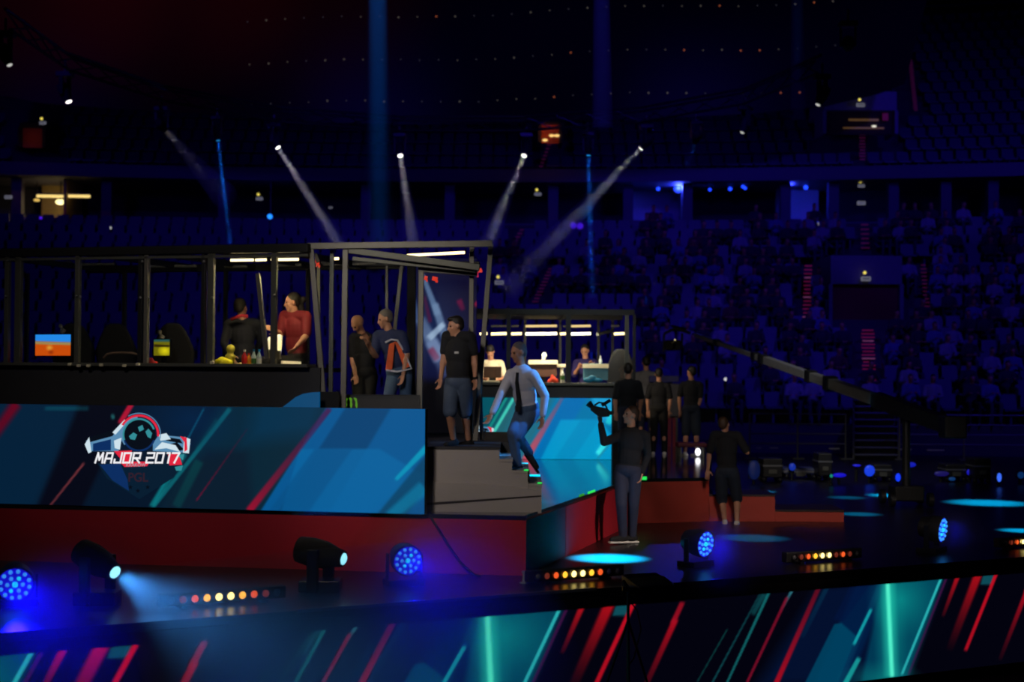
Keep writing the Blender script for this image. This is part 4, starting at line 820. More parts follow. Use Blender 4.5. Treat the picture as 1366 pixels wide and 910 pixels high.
# dark tripod in front of the LED band
gz = -1.4
tp0 = onplane(838, 812, fl - en * .55, en)
tri = thing('tripod', (tp0.x, tp0.y, gz), 'thin black tripod standing on the arena ground before the LED band', 'tripod')
q = MB(); q.tube((tp0.x, tp0.y, gz + .45), tp0 + ZU * .18, .016); obj('column', q, BLK, tri)
q = MB(); q.box(tp0 + ZU * .2, (.12, .1, .05)); q.tube(tp0 + ZU * .2, tp0 + V((-.05, .05, .27)), .02); obj('head', q, BLK, tri)
q = MB(); q.path([tp0 + ZU * .1, tp0 + V((.09, -.02, -.02)), tp0 + V((.13, -.02, -.2)), tp0 + V((.06, 0, -.5)), tp0 + V((-.02, .02, -.62))], .007); obj('cable', q, BLK, tri, smooth=True)
for i in range(3):
    an = i * 2.094 + .5; q = MB(); e = V((tp0.x + math.cos(an) * .42, tp0.y + math.sin(an) * .42, gz)); q.tube((tp0.x, tp0.y, tp0.z - .12), e, .014, .011); lg = obj('leg', q, BLK, tri); q = MB(); q.ell(e + ZU * .015, .02); obj('rubber_foot', q, BLK, lg)
# ================================================================== CAMERA CRANE
jb = thing('camera_crane', (P(1200, 545, 25.5).x, 25.5, 0), 'long grey camera crane boom slanting across the dark stand', 'crane')
h0, h1 = P(928, 447, 35), P(1168, 533, 26.5)
JB = mat('crane_grey', S(140, 140, 140), .4, .3)
def seg(t0, t1, w, nm='boom_section', m_=JB): q = MB(); q.beam(h0.lerp(h1, t0), h0.lerp(h1, t1), w, w * 1.15, V((1, 0, 0))); return obj(nm, q, m_, jb, bevel=.01)
for t0, t1, w in ((0, .40, .085), (.40, .44, .11), (.46, .68, .14), (.70, .78, .15), (.80, 1.0, .17)): seg(t0, t1, w)
for t0, w in ((.14, .13), (.385, .15), (.43, .17), (.69, .2), (.785, .23)): seg(t0, t0 + .022, w, 'joint', BLK)
e2 = h1 + (h1 - h0).normalized() * 1.1; e3 = h1 + (h1 - h0).normalized() * 2.6
q = MB(); q.beam(h1, e3, .2, .26, V((1, 0, 0))); obj('rear_boom', q, BLK, jb, bevel=.01)
q = MB(); q.box(e3, (.36, .4, .36)); obj('counterweight', q, BLK, jb, bevel=.03)
q = MB(); q.tube((e2.x, e2.y, .35), e2, .07); obj('column', q, BLK, jb); q = MB(); q.box((e2.x, e2.y, .22), (.5, .5, .26)); obj('dolly', q, BLK, jb, bevel=.03)
for i in range(4): q = MB(); c = V((e2.x + (.32 if i % 2 else -.32), e2.y + (.32 if i // 2 else -.32), .13)); q.lathe(c - V((.04, 0, 0)), (1, 0, 0), [(0, .12), (.08, .12)], 18); obj('wheel', q, BLK, jb)
q = MB(); hh = h0 + V((-.12, 0, .04))
for a, c, w in (((0, 0, 0), (-.35, 0, .12), .07), ((-.35, 0, .12), (-.62, 0, -.02), .06), ((-.1, .05, .1), (-.45, 0, .17), .04), ((-.62, 0, -.02), (-.62, 0, -.45), .05), ((-.2, 0, 0), (-.2, 0, -.35), .05)): q.beam(hh + V(a), hh + V(c), w)
obj('pan_head', q, BLK, jb)
q = MB(); q.box(hh + V((-.42, 0, -.28)), (.34, .3, .22)); q.lathe(hh + V((-.42, -.14, -.28)), (-.5, -1, -.1), [(0, .07), (.14, .08), (.2, .085)], 16); obj('camera', q, BLK, jb)
q = MB(); q.ell(hh + V((-.38, -.16, -.16)), .018); obj('indicator', q, emat('warm_dot', S(230, 210, 140), 1), jb, label='tiny warm indicator light')
# ================================================================== ARENA BOWL
def Y0(x): return 42 - .006 * (x + 4) ** 2
XS = [-32 + 2 * i for i in range(33)]
RISE, RUN, NR = .385, .85, 19
TERR = mat('terrace_concrete', S(52, 52, 62), .8, var=.2, scale=.6)
def strip(q, f0, z0, f1, z1):
    b_ = len(q.v)
    for x in XS: q.v += [V((x, f0(x), z0)), V((x, f1(x), z1))]
    for i in range(len(XS) - 1): q.f.append([b_ + 2 * i, b_ + 2 * i + 2, b_ + 2 * i + 3, b_ + 2 * i + 1]); q.m.append(0)
q = MB(); strip(q, Y0, 0, Y0, .8)
for r in range(NR):
    z = .8 + r * RISE; strip(q, lambda x: Y0(x) + r * RUN, z, lambda x: Y0(x) + (r + 1) * RUN, z)
    strip(q, lambda x: Y0(x) + (r + 1) * RUN, z, lambda x: Y0(x) + (r + 1) * RUN, z + RISE if r < NR - 1 else z)
struct('floor_lower_terrace', q, TERR)
ST = NR * RUN; ZC = .8 + (NR - 1) * RISE      # concourse
WALLM = mat('painted_wall', S(70, 70, 92), .7, var=.1, scale=.5)
q = MB(); strip(q, lambda x: Y0(x) + ST, ZC, lambda x: Y0(x) + ST + 3.2, ZC); struct('floor_concourse', q, TERR)
q = MB(); strip(q, lambda x: Y0(x) + ST + 3.2, ZC, lambda x: Y0(x) + ST + 3.2, 9.6); struct('wall_suites_back', q, mat('suite_wall', S(40, 40, 52), .8))
FZ0, FZ1 = 9.38, 9.86
q = MB(); strip(q, lambda x: Y0(x) + ST - .9, FZ0, lambda x: Y0(x) + ST - .9, FZ1); strip(q, lambda x: Y0(x) + ST - .9, FZ0, lambda x: Y0(x) + ST + 3.2, FZ0); struct('wall_balcony_front', q, WALLM)
UR, URI = .85, .58
q = MB()
for r in range(19):
    z = FZ1 - .25 + r * URI; y_ = ST - .8
    strip(q, lambda x: Y0(x) + y_ + r * UR, z, lambda x: Y0(x) + y_ + (r + 1) * UR, z); strip(q, lambda x: Y0(x) + y_ + (r + 1) * UR, z, lambda x: Y0(x) + y_ + (r + 1) * UR, z + URI)
struct('floor_upper_terrace', q, TERR)
q = MB(); strip(q, lambda x: Y0(x) + ST + 15.5, FZ1, lambda x: Y0(x) + ST + 15.5, 26); struct('wall_back', q, mat('arena_wall', S(26, 26, 36), .9))
q = MB(); q.box((0, 30, 26.2), (80, 110, .3)); struct('ceiling', q, mat('arena_ceiling', S(24, 22, 24), .9))
def suite_px(px): # column of the picture -> x at the suite front
    r = ray(px, 270); x = 0
    for _ in range(5): x = r.x / r.y * (Y0(x) + ST)
    return x
for px in (-40, 22, 142, 298, 488, 600, 738, 838, 917, 1048, 1112, 1192, 1262, 1325, 1380):
    x = suite_px(px); q = MB(); q.box((x, Y0(x) + ST + .15, (ZC + FZ0) / 2), (.38, .38, FZ0 - ZC)); struct('pillar', q, WALLM)
# low parapets in front of the suites
for a, c in ((22, 142), (142, 298), (298, 488), (488, 738), (738, 917), (917, 1048), (1112, 1192), (1192, 1325)):
    x0, x1 = suite_px(a), suite_px(c); q = MB(); p0, p1 = V((x0, Y0(x0) + ST + .2, ZC)), V((x1, Y0(x1) + ST + .2, ZC)); q.prism([p0, p1, p1 + V((0, .1, 0)), p0 + V((0, .1, 0))], (0, 0, .16)); struct('wall_parapet', q, WALLM)
# partitions of the blue suites
BW = mat('white_partition', S(150, 150, 170), .7, var=.05)
for a, c, dep in ((840, 917, 2.2), (1050, 1110, 2.2)):
    x0, x1 = suite_px(a), suite_px(c); y_ = Y0(x0) + ST + dep; q = MB(); q.prism([V((x0, y_, ZC)), V((x1, y_, ZC)), V((x1, y_ + .1, ZC)), V((x0, y_ + .1, ZC))], (0, 0, FZ0 - ZC)); struct('wall_suite', q, BW)
    q = MB(); xw = x1 if a == 840 else x0; q.box((xw, y_ - 1.0, (ZC + FZ0) / 2), (.1, 2.0, FZ0 - ZC)); struct('wall_suite_side', q, BW)
BLE = emat('blue_spot_lens', S(24, 60, 255), 2.4)
def smalllamp(px, py, dep, r, label, W, col=(.03, .05, 1), em=BLE):
    p = P(px, py, Y0(suite_px(px)) + ST + dep); t = thing('blue_spotlight', tuple(p), label, 'light')
    q = MB(); q.lathe(p + V((0, .0, 0)), (0, -1, 0), [(0, r), (.04, r * .9), (.07, r * .4)], 16); obj('lens', q, em, t, smooth=True)
    q = MB(); q.lathe(p + V((0, .3, 0)), (0, -1, 0), [(0, r * .8), (.1, r * 1.1), (.3, r * 1.15)], 16); obj('housing', q, BLK, t)
    q = MB(); q.beam(p + V((0, .18, r)), (p.x, p.y + .18, FZ0), .04); obj('bracket', q, BLK, t)
    if W: lamp('POINT', 'blue_lamp', p + V((0, -.2, 0)), W, col, size=.1)
for px, py, r, W, lb in ((905, 251, .17, 170, 'brightest blue spotlight of the suite row'), (915, 252, .10, 0, 'blue spotlight just beside the brightest one'), (878, 252, .075, 0, 'blue spotlight on the pale suite wall'), (947, 253, .06, 0, 'dim blue spotlight next to the suite pillar'), (974, 252, .075, 0, 'middle blue spotlight of the open suite'), (991, 249, .06, 0, 'upper of two small blue spotlights close together in the suite'), (994, 251, .06, 0, 'lower of two small blue spotlights close together in the suite'), (1053, 248, .05, 90, 'dim blue spotlight against the narrow lit partition'), (1075, 250, .085, 0, 'blue spotlight alone past the narrow lit partition')):
    smalllamp(px, py, .5 if r > .05 else .7, r, lb, W)
smalllamp(360, 289, -.7, .10, 'lone bright blue spotlight under the overhead white ray', 4, em=emat('azure_lens', S(30, 130, 255), 1.7))
# lit suite at the picture edge
x0, x1 = suite_px(28), suite_px(122); yb = Y0(x0) + ST
WW = mat('warm_wall', S(150, 128, 80), .7)
q = MB(); xm = suite_px(86); q.prism([V((x0, yb + 2.5, ZC)), V((xm, yb + 2.5, ZC)), V((xm, yb + 2.6, ZC)), V((x0, yb + 2.6, ZC))], (0, 0, FZ0 - ZC)); struct('wall_lit_suite', q, WW)
q = MB(); q.box((xm, yb + 1.4, (ZC + FZ0) / 2), (.1, 2.2, FZ0 - ZC)); struct('wall_lit_suite_side', q, WW)
for a, c, lb in ((49, 87, 'longer warm light strip over the lit suite'), (89, 120, 'shorter warm light strip past the dark gap over the lit suite')):
    q = MB(); q.beam(P(a, 261.5, yb + .6), P(c, 262, yb + .6), .1, .08); t = thing('strip_light', tuple(P((a + c) / 2, 261, yb + .6)), lb, 'light'); obj('diffuser', q, emat('suite_tube', S(240, 205, 120), 1.3), t)
    q = MB(); q.beam(P(a, 259.5, yb + .62), P(c, 260, yb + .62), .12, .05); obj('housing', q, BLK, t)
for px, py, r, lb in ((49, 267, .1, 'small round ceiling lamp in the lit suite'), (81, 269.5, .17, 'large round ceiling lamp in the lit suite by the dark gap')):
    p = P(px, py, yb + 1.2); t = thing('ceiling_lamp', tuple(p), lb, 'light'); q = MB(); q.ell(p, (r * 1.2, r * 1.2, r * .6)); obj('globe', q, emat('globe', S(255, 235, 160), 2.0) if r > .1 else emat('globe_dim', S(220, 180, 90), 1.0), t, smooth=True); q = MB(); q.tube(p, (p.x, p.y, FZ0), .03); obj('rod', q, BLK, t)
lamp('POINT', 'suite_lamp', P(78, 276, yb + 1.2), 22, (1, .72, .3), size=.2)
for px, py, lb in ((30, 294, 'violet glow light first along the lit suite sill'), (43, 293.5, 'violet glow light second along the lit suite sill'), (53, 292, 'violet glow light third along the lit suite sill')):
    p = P(px, py, yb - .5); t = thing('sill_light', tuple(p), lb, 'light'); q = MB(); q.ell(p, (.13, .08, .09)); obj('lens', q, emat('violet_lens', S(70, 20, 235), 1.0), t, smooth=True); q = MB(); q.box(p - V((0, -.05, .1)), (.2, .16, .06)); obj('base', q, BLK, t)
# ---- star cloth with rows of little bulbs
q = MB(); dy = 51.0
edge = [(-40, 120), (60, 138), (200, 148), (300, 153), (420, 163), (560, 166), (700, 164), (860, 158), (1000, 152), (1100, 142), (1175, 124), (1207, 112)]
low = [P(x, y, dy) for x, y in edge]; up_ = [P(1252, -60, dy), P(-40, -60, dy)]
sc_ = thing('star_cloth', (P(600, 100, dy).x, dy, low[5].z), 'huge black cloth hanging behind the truss dotted with rows of tiny bulbs', 'curtain')
q.prism([V((p.x, dy, p.z)) for p in low + up_], (0, .08, 0)); obj('cloth', q, mat('black_cloth', S(14, 12, 13), .95), sc_)
BUL = [emat('bulb_dim', S(70, 66, 60), 1), emat('bulb_warm', S(140, 70, 40), 1), emat('bulb_faint', S(44, 44, 50), 1)]
nb = 0
for row, (ya, yb_) in enumerate(((27, -12), (84, 49), (139, 109))):
    for i in range(33):
        px = 330 + i * 25.2 + row * 3; py = ya + (yb_ - ya) * ((px - 400) / 660) * .62 - 3 * math.sin(i * .4)
        if py < -3 or px > 1120 or (row == 2 and px > 1080): continue
        rr = random.random()
        p = P(px, py + random.uniform(-.7, .7), dy - .06); q = MB(); r_ = .022 if rr < .6 else .03; q.ell(p, r_, n=8, k=6); obj('bulb', q, BUL[1 if rr > .86 else (0 if rr > .35 else 2)], sc_)
        nb += 1
# ---- seats
def seatmesh():
    q = MB(); q.box((0, .25, .43), (.46, .42, .06)); q.hexa([(-.23, .42, .44), (.23, .42, .44), (.23, .49, .44), (-.23, .49, .44), (-.21, .50, .86), (.21, .50, .86), (.21, .55, .86), (-.21, .55, .86)]); q.box((0, .38, .2), (.06, .3, .4)); q.box((-.24, .28, .5), (.03, .3, .05)); q.box((.24, .28, .5), (.03, .3, .05)); return q
SEAT = mat('blue_seat_plastic', S(44, 46, 84), .5, var=.15, scale=3)
AISL = [(1155, .62), (1078, .5), (1233, .5)]
ALN = ((1157, 442, 1159, 508, 17), (1078, 356, 1076, 424, 13), (1231, 355, 1237, 420, 13), (1153, 301, 1154, 332, 13), (1150, 177, 1150, 214, 12), (1214, 82, 1221, 148, 11), (735, 360, 712, 408, 14), (696, 308, 681, 336, 12), (734, 190, 720, 228, 11))
def on_aisle(px, py):
    return any(y0 - 12 < py < y1 + 6 and abs(px - (x0 + (x1 - x0) * (py - y0) / (y1 - y0))) < w_ + 3 for x0, y0, x1, y1, w_ in ALN)
def in_vom(px, py): return (1098 < px < 1212 and 332 < py < 448)
pos = []
for r in range(NR - 2):
    for i in range(-58, 59):
        x = i * .52 + (.13 if r % 2 else 0); y_ = Y0(x) + r * RUN + .22; z = .8 + r * RISE; px, py = proj(V((x, y_, z + .5)))
        if in_vom(px, py) or on_aisle(px, py): continue
        if -20 < px < 1390: pos.append((r, x, y_, z, px, py))
upos = []
for r in range(18):
    for i in range(-64, 65):
        x = i * .52; y_ = Y0(x) + ST - .8 + r * UR + .22; z = FZ1 - .25 + r * URI; px, py = proj(V((x, y_, z + .5)))
        if -20 < px < 1390 and py > 20 and (r < 5 or px > 1190) and not (1085 < px < 1210 and 118 < py < 200) and not (706 < px < 760 and py < 205) and not (2 < px < 84 and py < 216) and not on_aisle(px, py): upos.append((r, x, y_, z, px, py))
vis = [p for p in pos if p[4] > 850 or (p[5] < 320 and p[4] > 0) or (660 < p[4] and p[5] < 408)]
vis.sort(key=lambda p: (p[0] if p[4] > 850 else p[0] + 4, abs(p[4] - 1000)))
occ = set(); people = []
random.seed(11)
cand = [p for p in vis if (p[4] > 860 and 300 < p[5] < 600) or (p[4] > 660 and 330 < p[5] < 405)]
random.shuffle(cand)
for p in cand:
    if len(people) >= 190: break
    people.append(p)
seats = vis[:285]; ss = set(id(p) for p in seats)
sm_ = seatmesh().mesh('stadium_seat'); sm_.materials.append(SEAT); first = None
for r, x, y_, z, px, py in seats:
    o_ = bpy.data.objects.new('stadium_seat', sm_) if first is None else first.copy(); COL.objects.link(o_); first = first or o_
    o_.location = (x, y_, z); props(o_, 'dark blue plastic seat in the dim blue lower stand', 'seat', 'lower stand seats')
q = MB(); sv = seatmesh()
for p in [p for p in pos if id(p) not in ss] + upos: o_ = V(p[1:4]); q.add([v + o_ for v in sv.v], sv.f)
obj('stadium_seats', q, SEAT, None, kind='stuff', label='remaining rows of dark blue seats in both stands', cat='seats')
# ---- spectators: seated, continuous low figures with clothing zones
def spectator(var, shirt, pants, hairc):
    rnd = random.Random(var); q = MB(); lean = rnd.uniform(-.08, .12); tl = rnd.uniform(-.05, .05)
    hip = V((0, .22, .60)); nk = hip + V((tl, -lean, .50)); hd = nk + V((tl * .5, -.03, .18))
    q.ell(hip.lerp(nk, .6), (.17, .12, .24)); q.ell(hip.lerp(nk, .15), (.165, .13, .17)); q.cone(nk - V((.15, 0, .05)), nk + V((.15, 0, -.05)), .065, .065); q.cone(nk, hd, .06, .06)
    q.ell(hd + V((0, 0, .02)), (.078, .095, .11)); q.ell(hd + V((0, -.05, -.06)), (.05, .05, .05)); q.cone(hd + V((0, -.09, .02)), hd + V((0, -.115, -.02)), .014, .018)
    for s_ in (-1, 1):
        sh = nk + V((.19 * s_, 0, -.06)); el = sh + V((.06 * s_, -.08, -.27)); wr = V((.1 * s_ * rnd.uniform(.3, 1.2), el.y - .24, el.z + rnd.choice((.02, .02, .12))))
        q.cone(sh, el, .058, .045); q.cone(el, wr, .045, .034); q.ell(wr + V((0, -.06, 0)), (.04, .06, .03)); 
        for f_ in range(4): q.cone(wr + V((-.03 + .02 * f_, -.1, 0)), wr + V((-.032 + .021 * f_, -.16 + .01 * abs(f_ - 1), -.02)), .012, .01, 6)
        q.cone(wr + V((-.035 * s_, -.05, 0)), wr + V((-.06 * s_, -.1, .0)), .014, .011, 6)
        kn = V((.13 * s_, -.22, .60)); an = V((.12 * s_, -.2, .1)); q.cone(hip + V((.09 * s_, 0, -.02)), kn, .09, .065); q.cone(kn, an, .062, .045); q.cone(an + V((0, .03, -.06)), an + V((0, -.14, -.07)), .045, .035)
    me = voxel(q, 'person', .026, 3)
    for m_ in (SKIN2, shirt, pants, hairc, MBLK): me.materials.append(m_)
    idx = []
    for pl in me.polygons:
        c = pl.center
        if c.z > nk.z + .03: idx.append(3 if (c.z > hd.z + .055 or (c.y > hd.y + .03 and c.z > hd.z - .06)) else 0)
        elif c.z > .66 and not (c.y < -.12 and c.z < .98): idx.append(1)
        elif c.z > .67 and c.y < -.12: idx.append(0)
        elif c.z < .12: idx.append(4)
        else: idx.append(2)
    me.polygons.foreach_set('material_index', idx); return me
SH = {'pale': mat('pale_shirt', S(118, 118, 136), .8), 'blue': mat('blue_shirt', S(70, 78, 130), .8), 'dark': mat('dark_shirt', S(40, 38, 48), .85), 'red': mat('red_shirt', S(80, 30, 40), .8)}
DJ = mat('dark_jeans', S(40, 44, 66), .85); HB = mat('black_hair', S(26, 20, 18), .6, scale=40); HBr = mat('brown_hair', S(70, 48, 34), .6, scale=40)
var = [(spectator(1, SH['pale'], DJ, HB), 'pale'), (spectator(2, SH['dark'], DJ, HB), 'dark'), (spectator(3, SH['blue'], DJ, HBr), 'blue'), (spectator(4, SH['dark'], DJ, HBr), 'dark'), (spectator(5, SH['dark'], MBLK, HB), 'dark'), (spectator(6, SH['red'], DJ, HB), 'red')]
lbl = {'pale': ('spectator in a pale shirt sitting in the dim blue lower stand', 'pale shirted spectators'), 'dark': ('spectator in dark clothes sitting in the dim blue lower stand', 'dark clothed spectators'), 'blue': ('spectator in a blue shirt sitting in the dim blue lower stand', 'blue shirted spectators'), 'red': ('spectator in a dull red shirt sitting in the dim blue lower stand', 'red shirted spectators')}
for r, x, y_, z, px, py in people:
    i = random.choices(range(6), (4, 4, 4, 4, 3, 1))[0]; me, nm_ = var[i]
    o_ = bpy.data.objects.new('person', me); COL.objects.link(o_); o_.location = (x, y_ - .0, z + .0); o_.rotation_euler = (0, 0, random.uniform(-.25, .25)); props(o_, lbl[nm_][0], 'person', lbl[nm_][1])
# ---- aisle lights
def terr(px, py, up=False):
    r = ray(px, py); d_ = 38.0
    while d_ < 72:
        p = CAM + r * (d_ / r.y); s_ = p.y - Y0(p.x)
        h = (.8 + RISE * s_ / RUN) if not up else (FZ1 - .25 + URI * (s_ - ST + .8) / UR)
        if (s_ > 0 if not up else s_ > ST - .8) and p.z <= h + .06: return p
        d_ += .1
    return P(px, py, 55)
AL = emat('aisle_red', S(78, 9, 44), 1.0); AL2 = emat('aisle_red_dim', S(46, 5, 36), 1.0); AL3 = emat('aisle_pale', S(98, 46, 84), 1.0)
al = [((1157, 442), (1159, 508), 15, 17, AL, False, 'column of glowing red aisle step lights below the dark red entrance'), ((1078, 356), (1076, 424), 14, 11, AL, False, 'column of red aisle step lights one aisle before the dark red entrance'), ((1231, 355), (1237, 420), 14, 7, AL2, False, 'column of red aisle step lights one aisle past the dark red entrance'), ((1153, 301), (1154, 332), 6, 11, AL2, False, 'short column of red step lights above the lower blue wall'), ((1150, 177), (1150, 214), 10, 8, AL2, True, 'column of red step lights below the upper entrance'), ((1214, 82), (1221, 148), 22, 5, AL2, True, 'high leaning column of dim red step lights near the top corner'), ((735, 360), (712, 408), 12, 8, AL2, False, 'slanting column of dim red step lights over the far booth'), ((696, 308), (681, 336), 7, 6, AL2, False, 'short slanting column of dim red step lights past the steel frame corner'), ((734, 190), (720, 228), 9, 5, AL2, True, 'slanting column of dim red step lights under the orange upper entrance')]
for (xa, ya), (xb, yb2), n, w, m_, up, lb in al:
    ps = [terr(xa + (xb - xa) * i / (n - 1), ya + (yb2 - ya) * i / (n - 1), up) for i in range(n)]
    t = thing('aisle_light_strip', tuple(ps[-1]), lb, 'lights')
    for i, p in enumerate(ps):
        q = MB(); q.box(p + V((0, -.05, .03)), (w * p.y / FPX * (1 if i % 3 else .85), .06, .035)); obj('step_light', q, AL3 if (m_ == AL and i % 5 == 3) else m_, t)
# ---- entrances in the stands
def portal(px0, px1, y0, ym, y1, d_, label, wallm, darkm, off=0):
    t = thing('stand_entrance', (P((px0 + px1) / 2, y1, d_).x, d_, P(px0, y1, d_).z), label, 'entrance')
    a, c = P(px0, y1, d_), P(px1, y1, d_); zt_, zm = P((px0 + px1) / 2, y0, d_).z, P((px0 + px1) / 2, ym, d_).z
    q = MB(); q.prism([V((a.x, d_, zm)), V((c.x, d_, zm)), V((c.x, d_ + 3.0, zm)), V((a.x, d_ + 3.0, zm))], (0, 0, zt_ - zm)); obj('header', q, wallm, t)
    for x_ in (a.x, c.x): q = MB(); q.box((x_, d_ + .8, (a.z + zm) / 2), (.12, 1.6, zm - a.z)); obj('jamb', q, wallm, t)
    q = MB(); q.prism([V((a.x, d_ + .2, a.z)), V((c.x, d_ + .2, a.z)), V((c.x, d_ + .3, a.z)), V((a.x, d_ + .3, a.z))], (0, 0, zm - a.z)); obj('opening_sheet', q, darkm, t)  # added sheet across the open way, coloured like its dim inside
    return t
portal(1108, 1203, 341, 379, 440, 47.5, 'lower stand entrance with a dim red doorway under a blue lit wall', mat('entrance_wall', S(84, 84, 104), .7), mat('red_lit_opening', S(96, 14, 20), .8))  # red light of the opening is put into the sheet's colour
portal(1100, 1196, 122, 147, 178, 55.0, 'upper stand entrance with a brown lit hall under a blue lit wall', mat('upper_entrance_wall', S(120, 120, 140), .7), mat('brown_hall', S(60, 46, 30), .8))
q = MB(); p = P(1152, 160, 55.1); q.box(p, (1.1, .05, .07)); q.box(p - V((0, 0, .3)), (1.5, .05, .05)); obj('strip_light', q, emat('brown_strip', S(74, 52, 26), 1), label='dim brown light strips inside the upper entrance', cat='light')
q = MB(); q.box(P(1166, 168.5, 55.05), (.14, .06, .06)); obj('exit_lamp', q, WHP if 0 else emat('white_exit', S(225, 220, 200), 1.2), label='small white lamp low in the upper entrance', cat='light')
q = MB(); q.box(P(1181, 156, 54.9), (.2, .06, .26)); obj('door_sign', q, emat('red_exit', S(52, 4, 14), 1), label='small red sign beside the upper entrance hall', cat='sign')
OR = mat('orange_wall', S(150, 60, 24), .8)
for (x0, x1, y0, ym, y1, W, lb) in ((720, 748, 160, 165, 190, 2.2, 'orange lit upper entrance between the overhead beams'), (26, 58, 164, 170, 196, .35, 'orange lit upper entrance at the picture edge')):
    portal(x0, x1, y0, ym, y1, 56.0, lb, MBLK, OR); lamp('POINT', 'entrance_lamp', P((x0 + x1) / 2 - 4, (ym + y1) / 2, 55.6), W * 2.5, (1, .35, .12), size=.1)
for px, py, lb in ((736, 181, 'first of two tiny warm lamps in the orange entrance'), (743, 181, 'second of two tiny warm lamps in the orange entrance'), (727, 187, 'flat warm lamp low in the orange entrance')):
    q = MB(); q.ell(P(px, py, 55.7), (.10, .05, .05)); obj('warm_lamp', q, emat('warm_lamp', S(255, 205, 120), 1.2), label=lb, cat='light', smooth=True)
# ---- section signs with their little lamps
SGN = emat('sign_face', S(96, 96, 108), 1.0); SGD = emat('sign_face_dim', S(62, 64, 74), 1.0); YLW = emat('sign_lamp', S(230, 210, 90), 1.2)
for px, py, d_, lamp_, w, lb in ((1148, 140, 54.6, 1, 11, 'topmost pale section sign on the upper blue wall'), (1149, 248, 56.5, 1, 9, 'pale section sign with a lamp in the dark suite opening'), (1149, 271, 56.5, 0, 11, 'pale section sign low in the dark suite opening'), (1155, 372, 47.3, 1, 13, 'pale section sign on the lower blue wall'), (717.5, 259, 56.5, 1, 9, 'pale section sign with a lamp beside the suite pillar past the doorway'), (666, 377, 47.5, 1, 12, 'pale section sign with a lamp right of the steel frame corner'), (346, 265, 56.5, 1, 9, 'pale section sign with a lamp above the lone blue spotlight'), (57, 164, 55.5, 1, 9, 'pale section sign by the orange upper entrance at the picture edge'), (11, 263, 56.5, 0, 10, 'pale section sign beside the warm lit suite'), (441, 277, 56.0, 0, 5, 'tiny round pale sign near the broad white ray')):
    p = P(px, py, d_); s_ = w * d_ / FPX; t = thing('section_sign', tuple(p), lb, 'sign')
    q = MB(); q.box(p, (s_, .06, s_ * .46)); obj('panel', q, SGN, t, bevel=.02); q = MB(); q.box(p - V((0, .04, 0)), (s_ * .72, .02, s_ * .2)); obj('number_plate', q, SGD, t)
    if lamp_: q = MB(); q.ell(p + V((-.04, -.02, s_ * .62)), .05); obj('lamp', q, YLW, t, smooth=True)
# tiny phone lights in the stand
for px, py, lb in ((873, 380, 'tiny white phone light high over the far booth'), (888, 491, 'white point of light behind the standing group'), (968, 506, 'white point of light under the crane boom'), (147, 304, 'first of two white dots low in the dark suites'), (162, 304, 'second of two white dots low in the dark suites'), (1092, 299, 'small pale light beside the suite pillar'), (1108, 299, 'slanted pale light by the dark suite opening')):
    q = MB(); q.ell(P(px, py, terr(px, py).y - .6), .05); obj('phone', q, emat('phone_white', S(200, 200, 205), 1), label=lb, cat='phone', smooth=True)
for px, py, lb in ((764, 309, 'violet blob light, first of a pair on the stand rail'), (773, 310, 'violet blob light, second of a pair on the stand rail')):
    q = MB(); p = terr(px, py); q.ell(p + V((0, -.4, .2)), (.12, .08, .12)); obj('rail_light', q, emat('violet_rail', S(56, 20, 190), 1), label=lb, cat='light', smooth=True)
# ================================================================== BACK OF THE ARENA FLOOR
def rail(px0, px1, d_, label, h=1.15):
    a, c = P(px0, 600, d_), P(px1, 600, d_); a.z = c.z = 0; t = thing('barrier', tuple(a.lerp(c, .5)), label, 'barrier'); L = (c - a).length; n = max(2, int(L / 1.2))
    for z in (h, h * .78, h * .56, h * .34): q = MB(); q.tube(a + ZU * z, c + ZU * z, .02, n=8); obj('rail', q, DSTEEL, t)
    for i in range(n + 1): p = a.lerp(c, i / n); q = MB(); q.tube(p, p + ZU * h, .025, n=8); obj('post', q, DSTEEL, t); q = MB(); q.box(p + ZU * .015, (.3, .3, .03)); obj('foot', q, DSTEEL, t)
    return t
rail(1000, 1128, 38.5, 'steel crowd barrier beyond the red steps'); rail(1200, 1372, 38.5, 'steel crowd barrier past the grey folding stair')
fs = thing('folding_stair', (P(1168, 600, 39.5).x, 39.5, 0), 'grey folding stair with many treads at the foot of the stand', 'stairs')
for i in range(9):
    q = MB(); a = P(1139, 600, 38.6 + i * .3); c = P(1196, 600, 38.6 + i * .3); q.box(((a.x + c.x) / 2, a.y, .12 + i * .17), (c.x - a.x, .29, .035)); obj('tread', q, mat('stair_grey', S(96, 96, 112), .6), fs); q = MB(); q.box(((a.x + c.x) / 2, a.y + .15, .03 + i * .17), (c.x - a.x, .02, .16)); obj('riser', q, mat('stair_grey', S(96, 96, 112), .6), fs)
for s_ in (1138, 1197): q = MB(); a = P(s_, 600, 38.5); c = P(s_, 600, 41.1); q.prism([(a.x, a.y, 0), (c.x, c.y, 0), (c.x, c.y, 1.5), (a.x, a.y, .14)], (.04, 0, 0)); obj('side_panel', q, DSTEEL, fs)
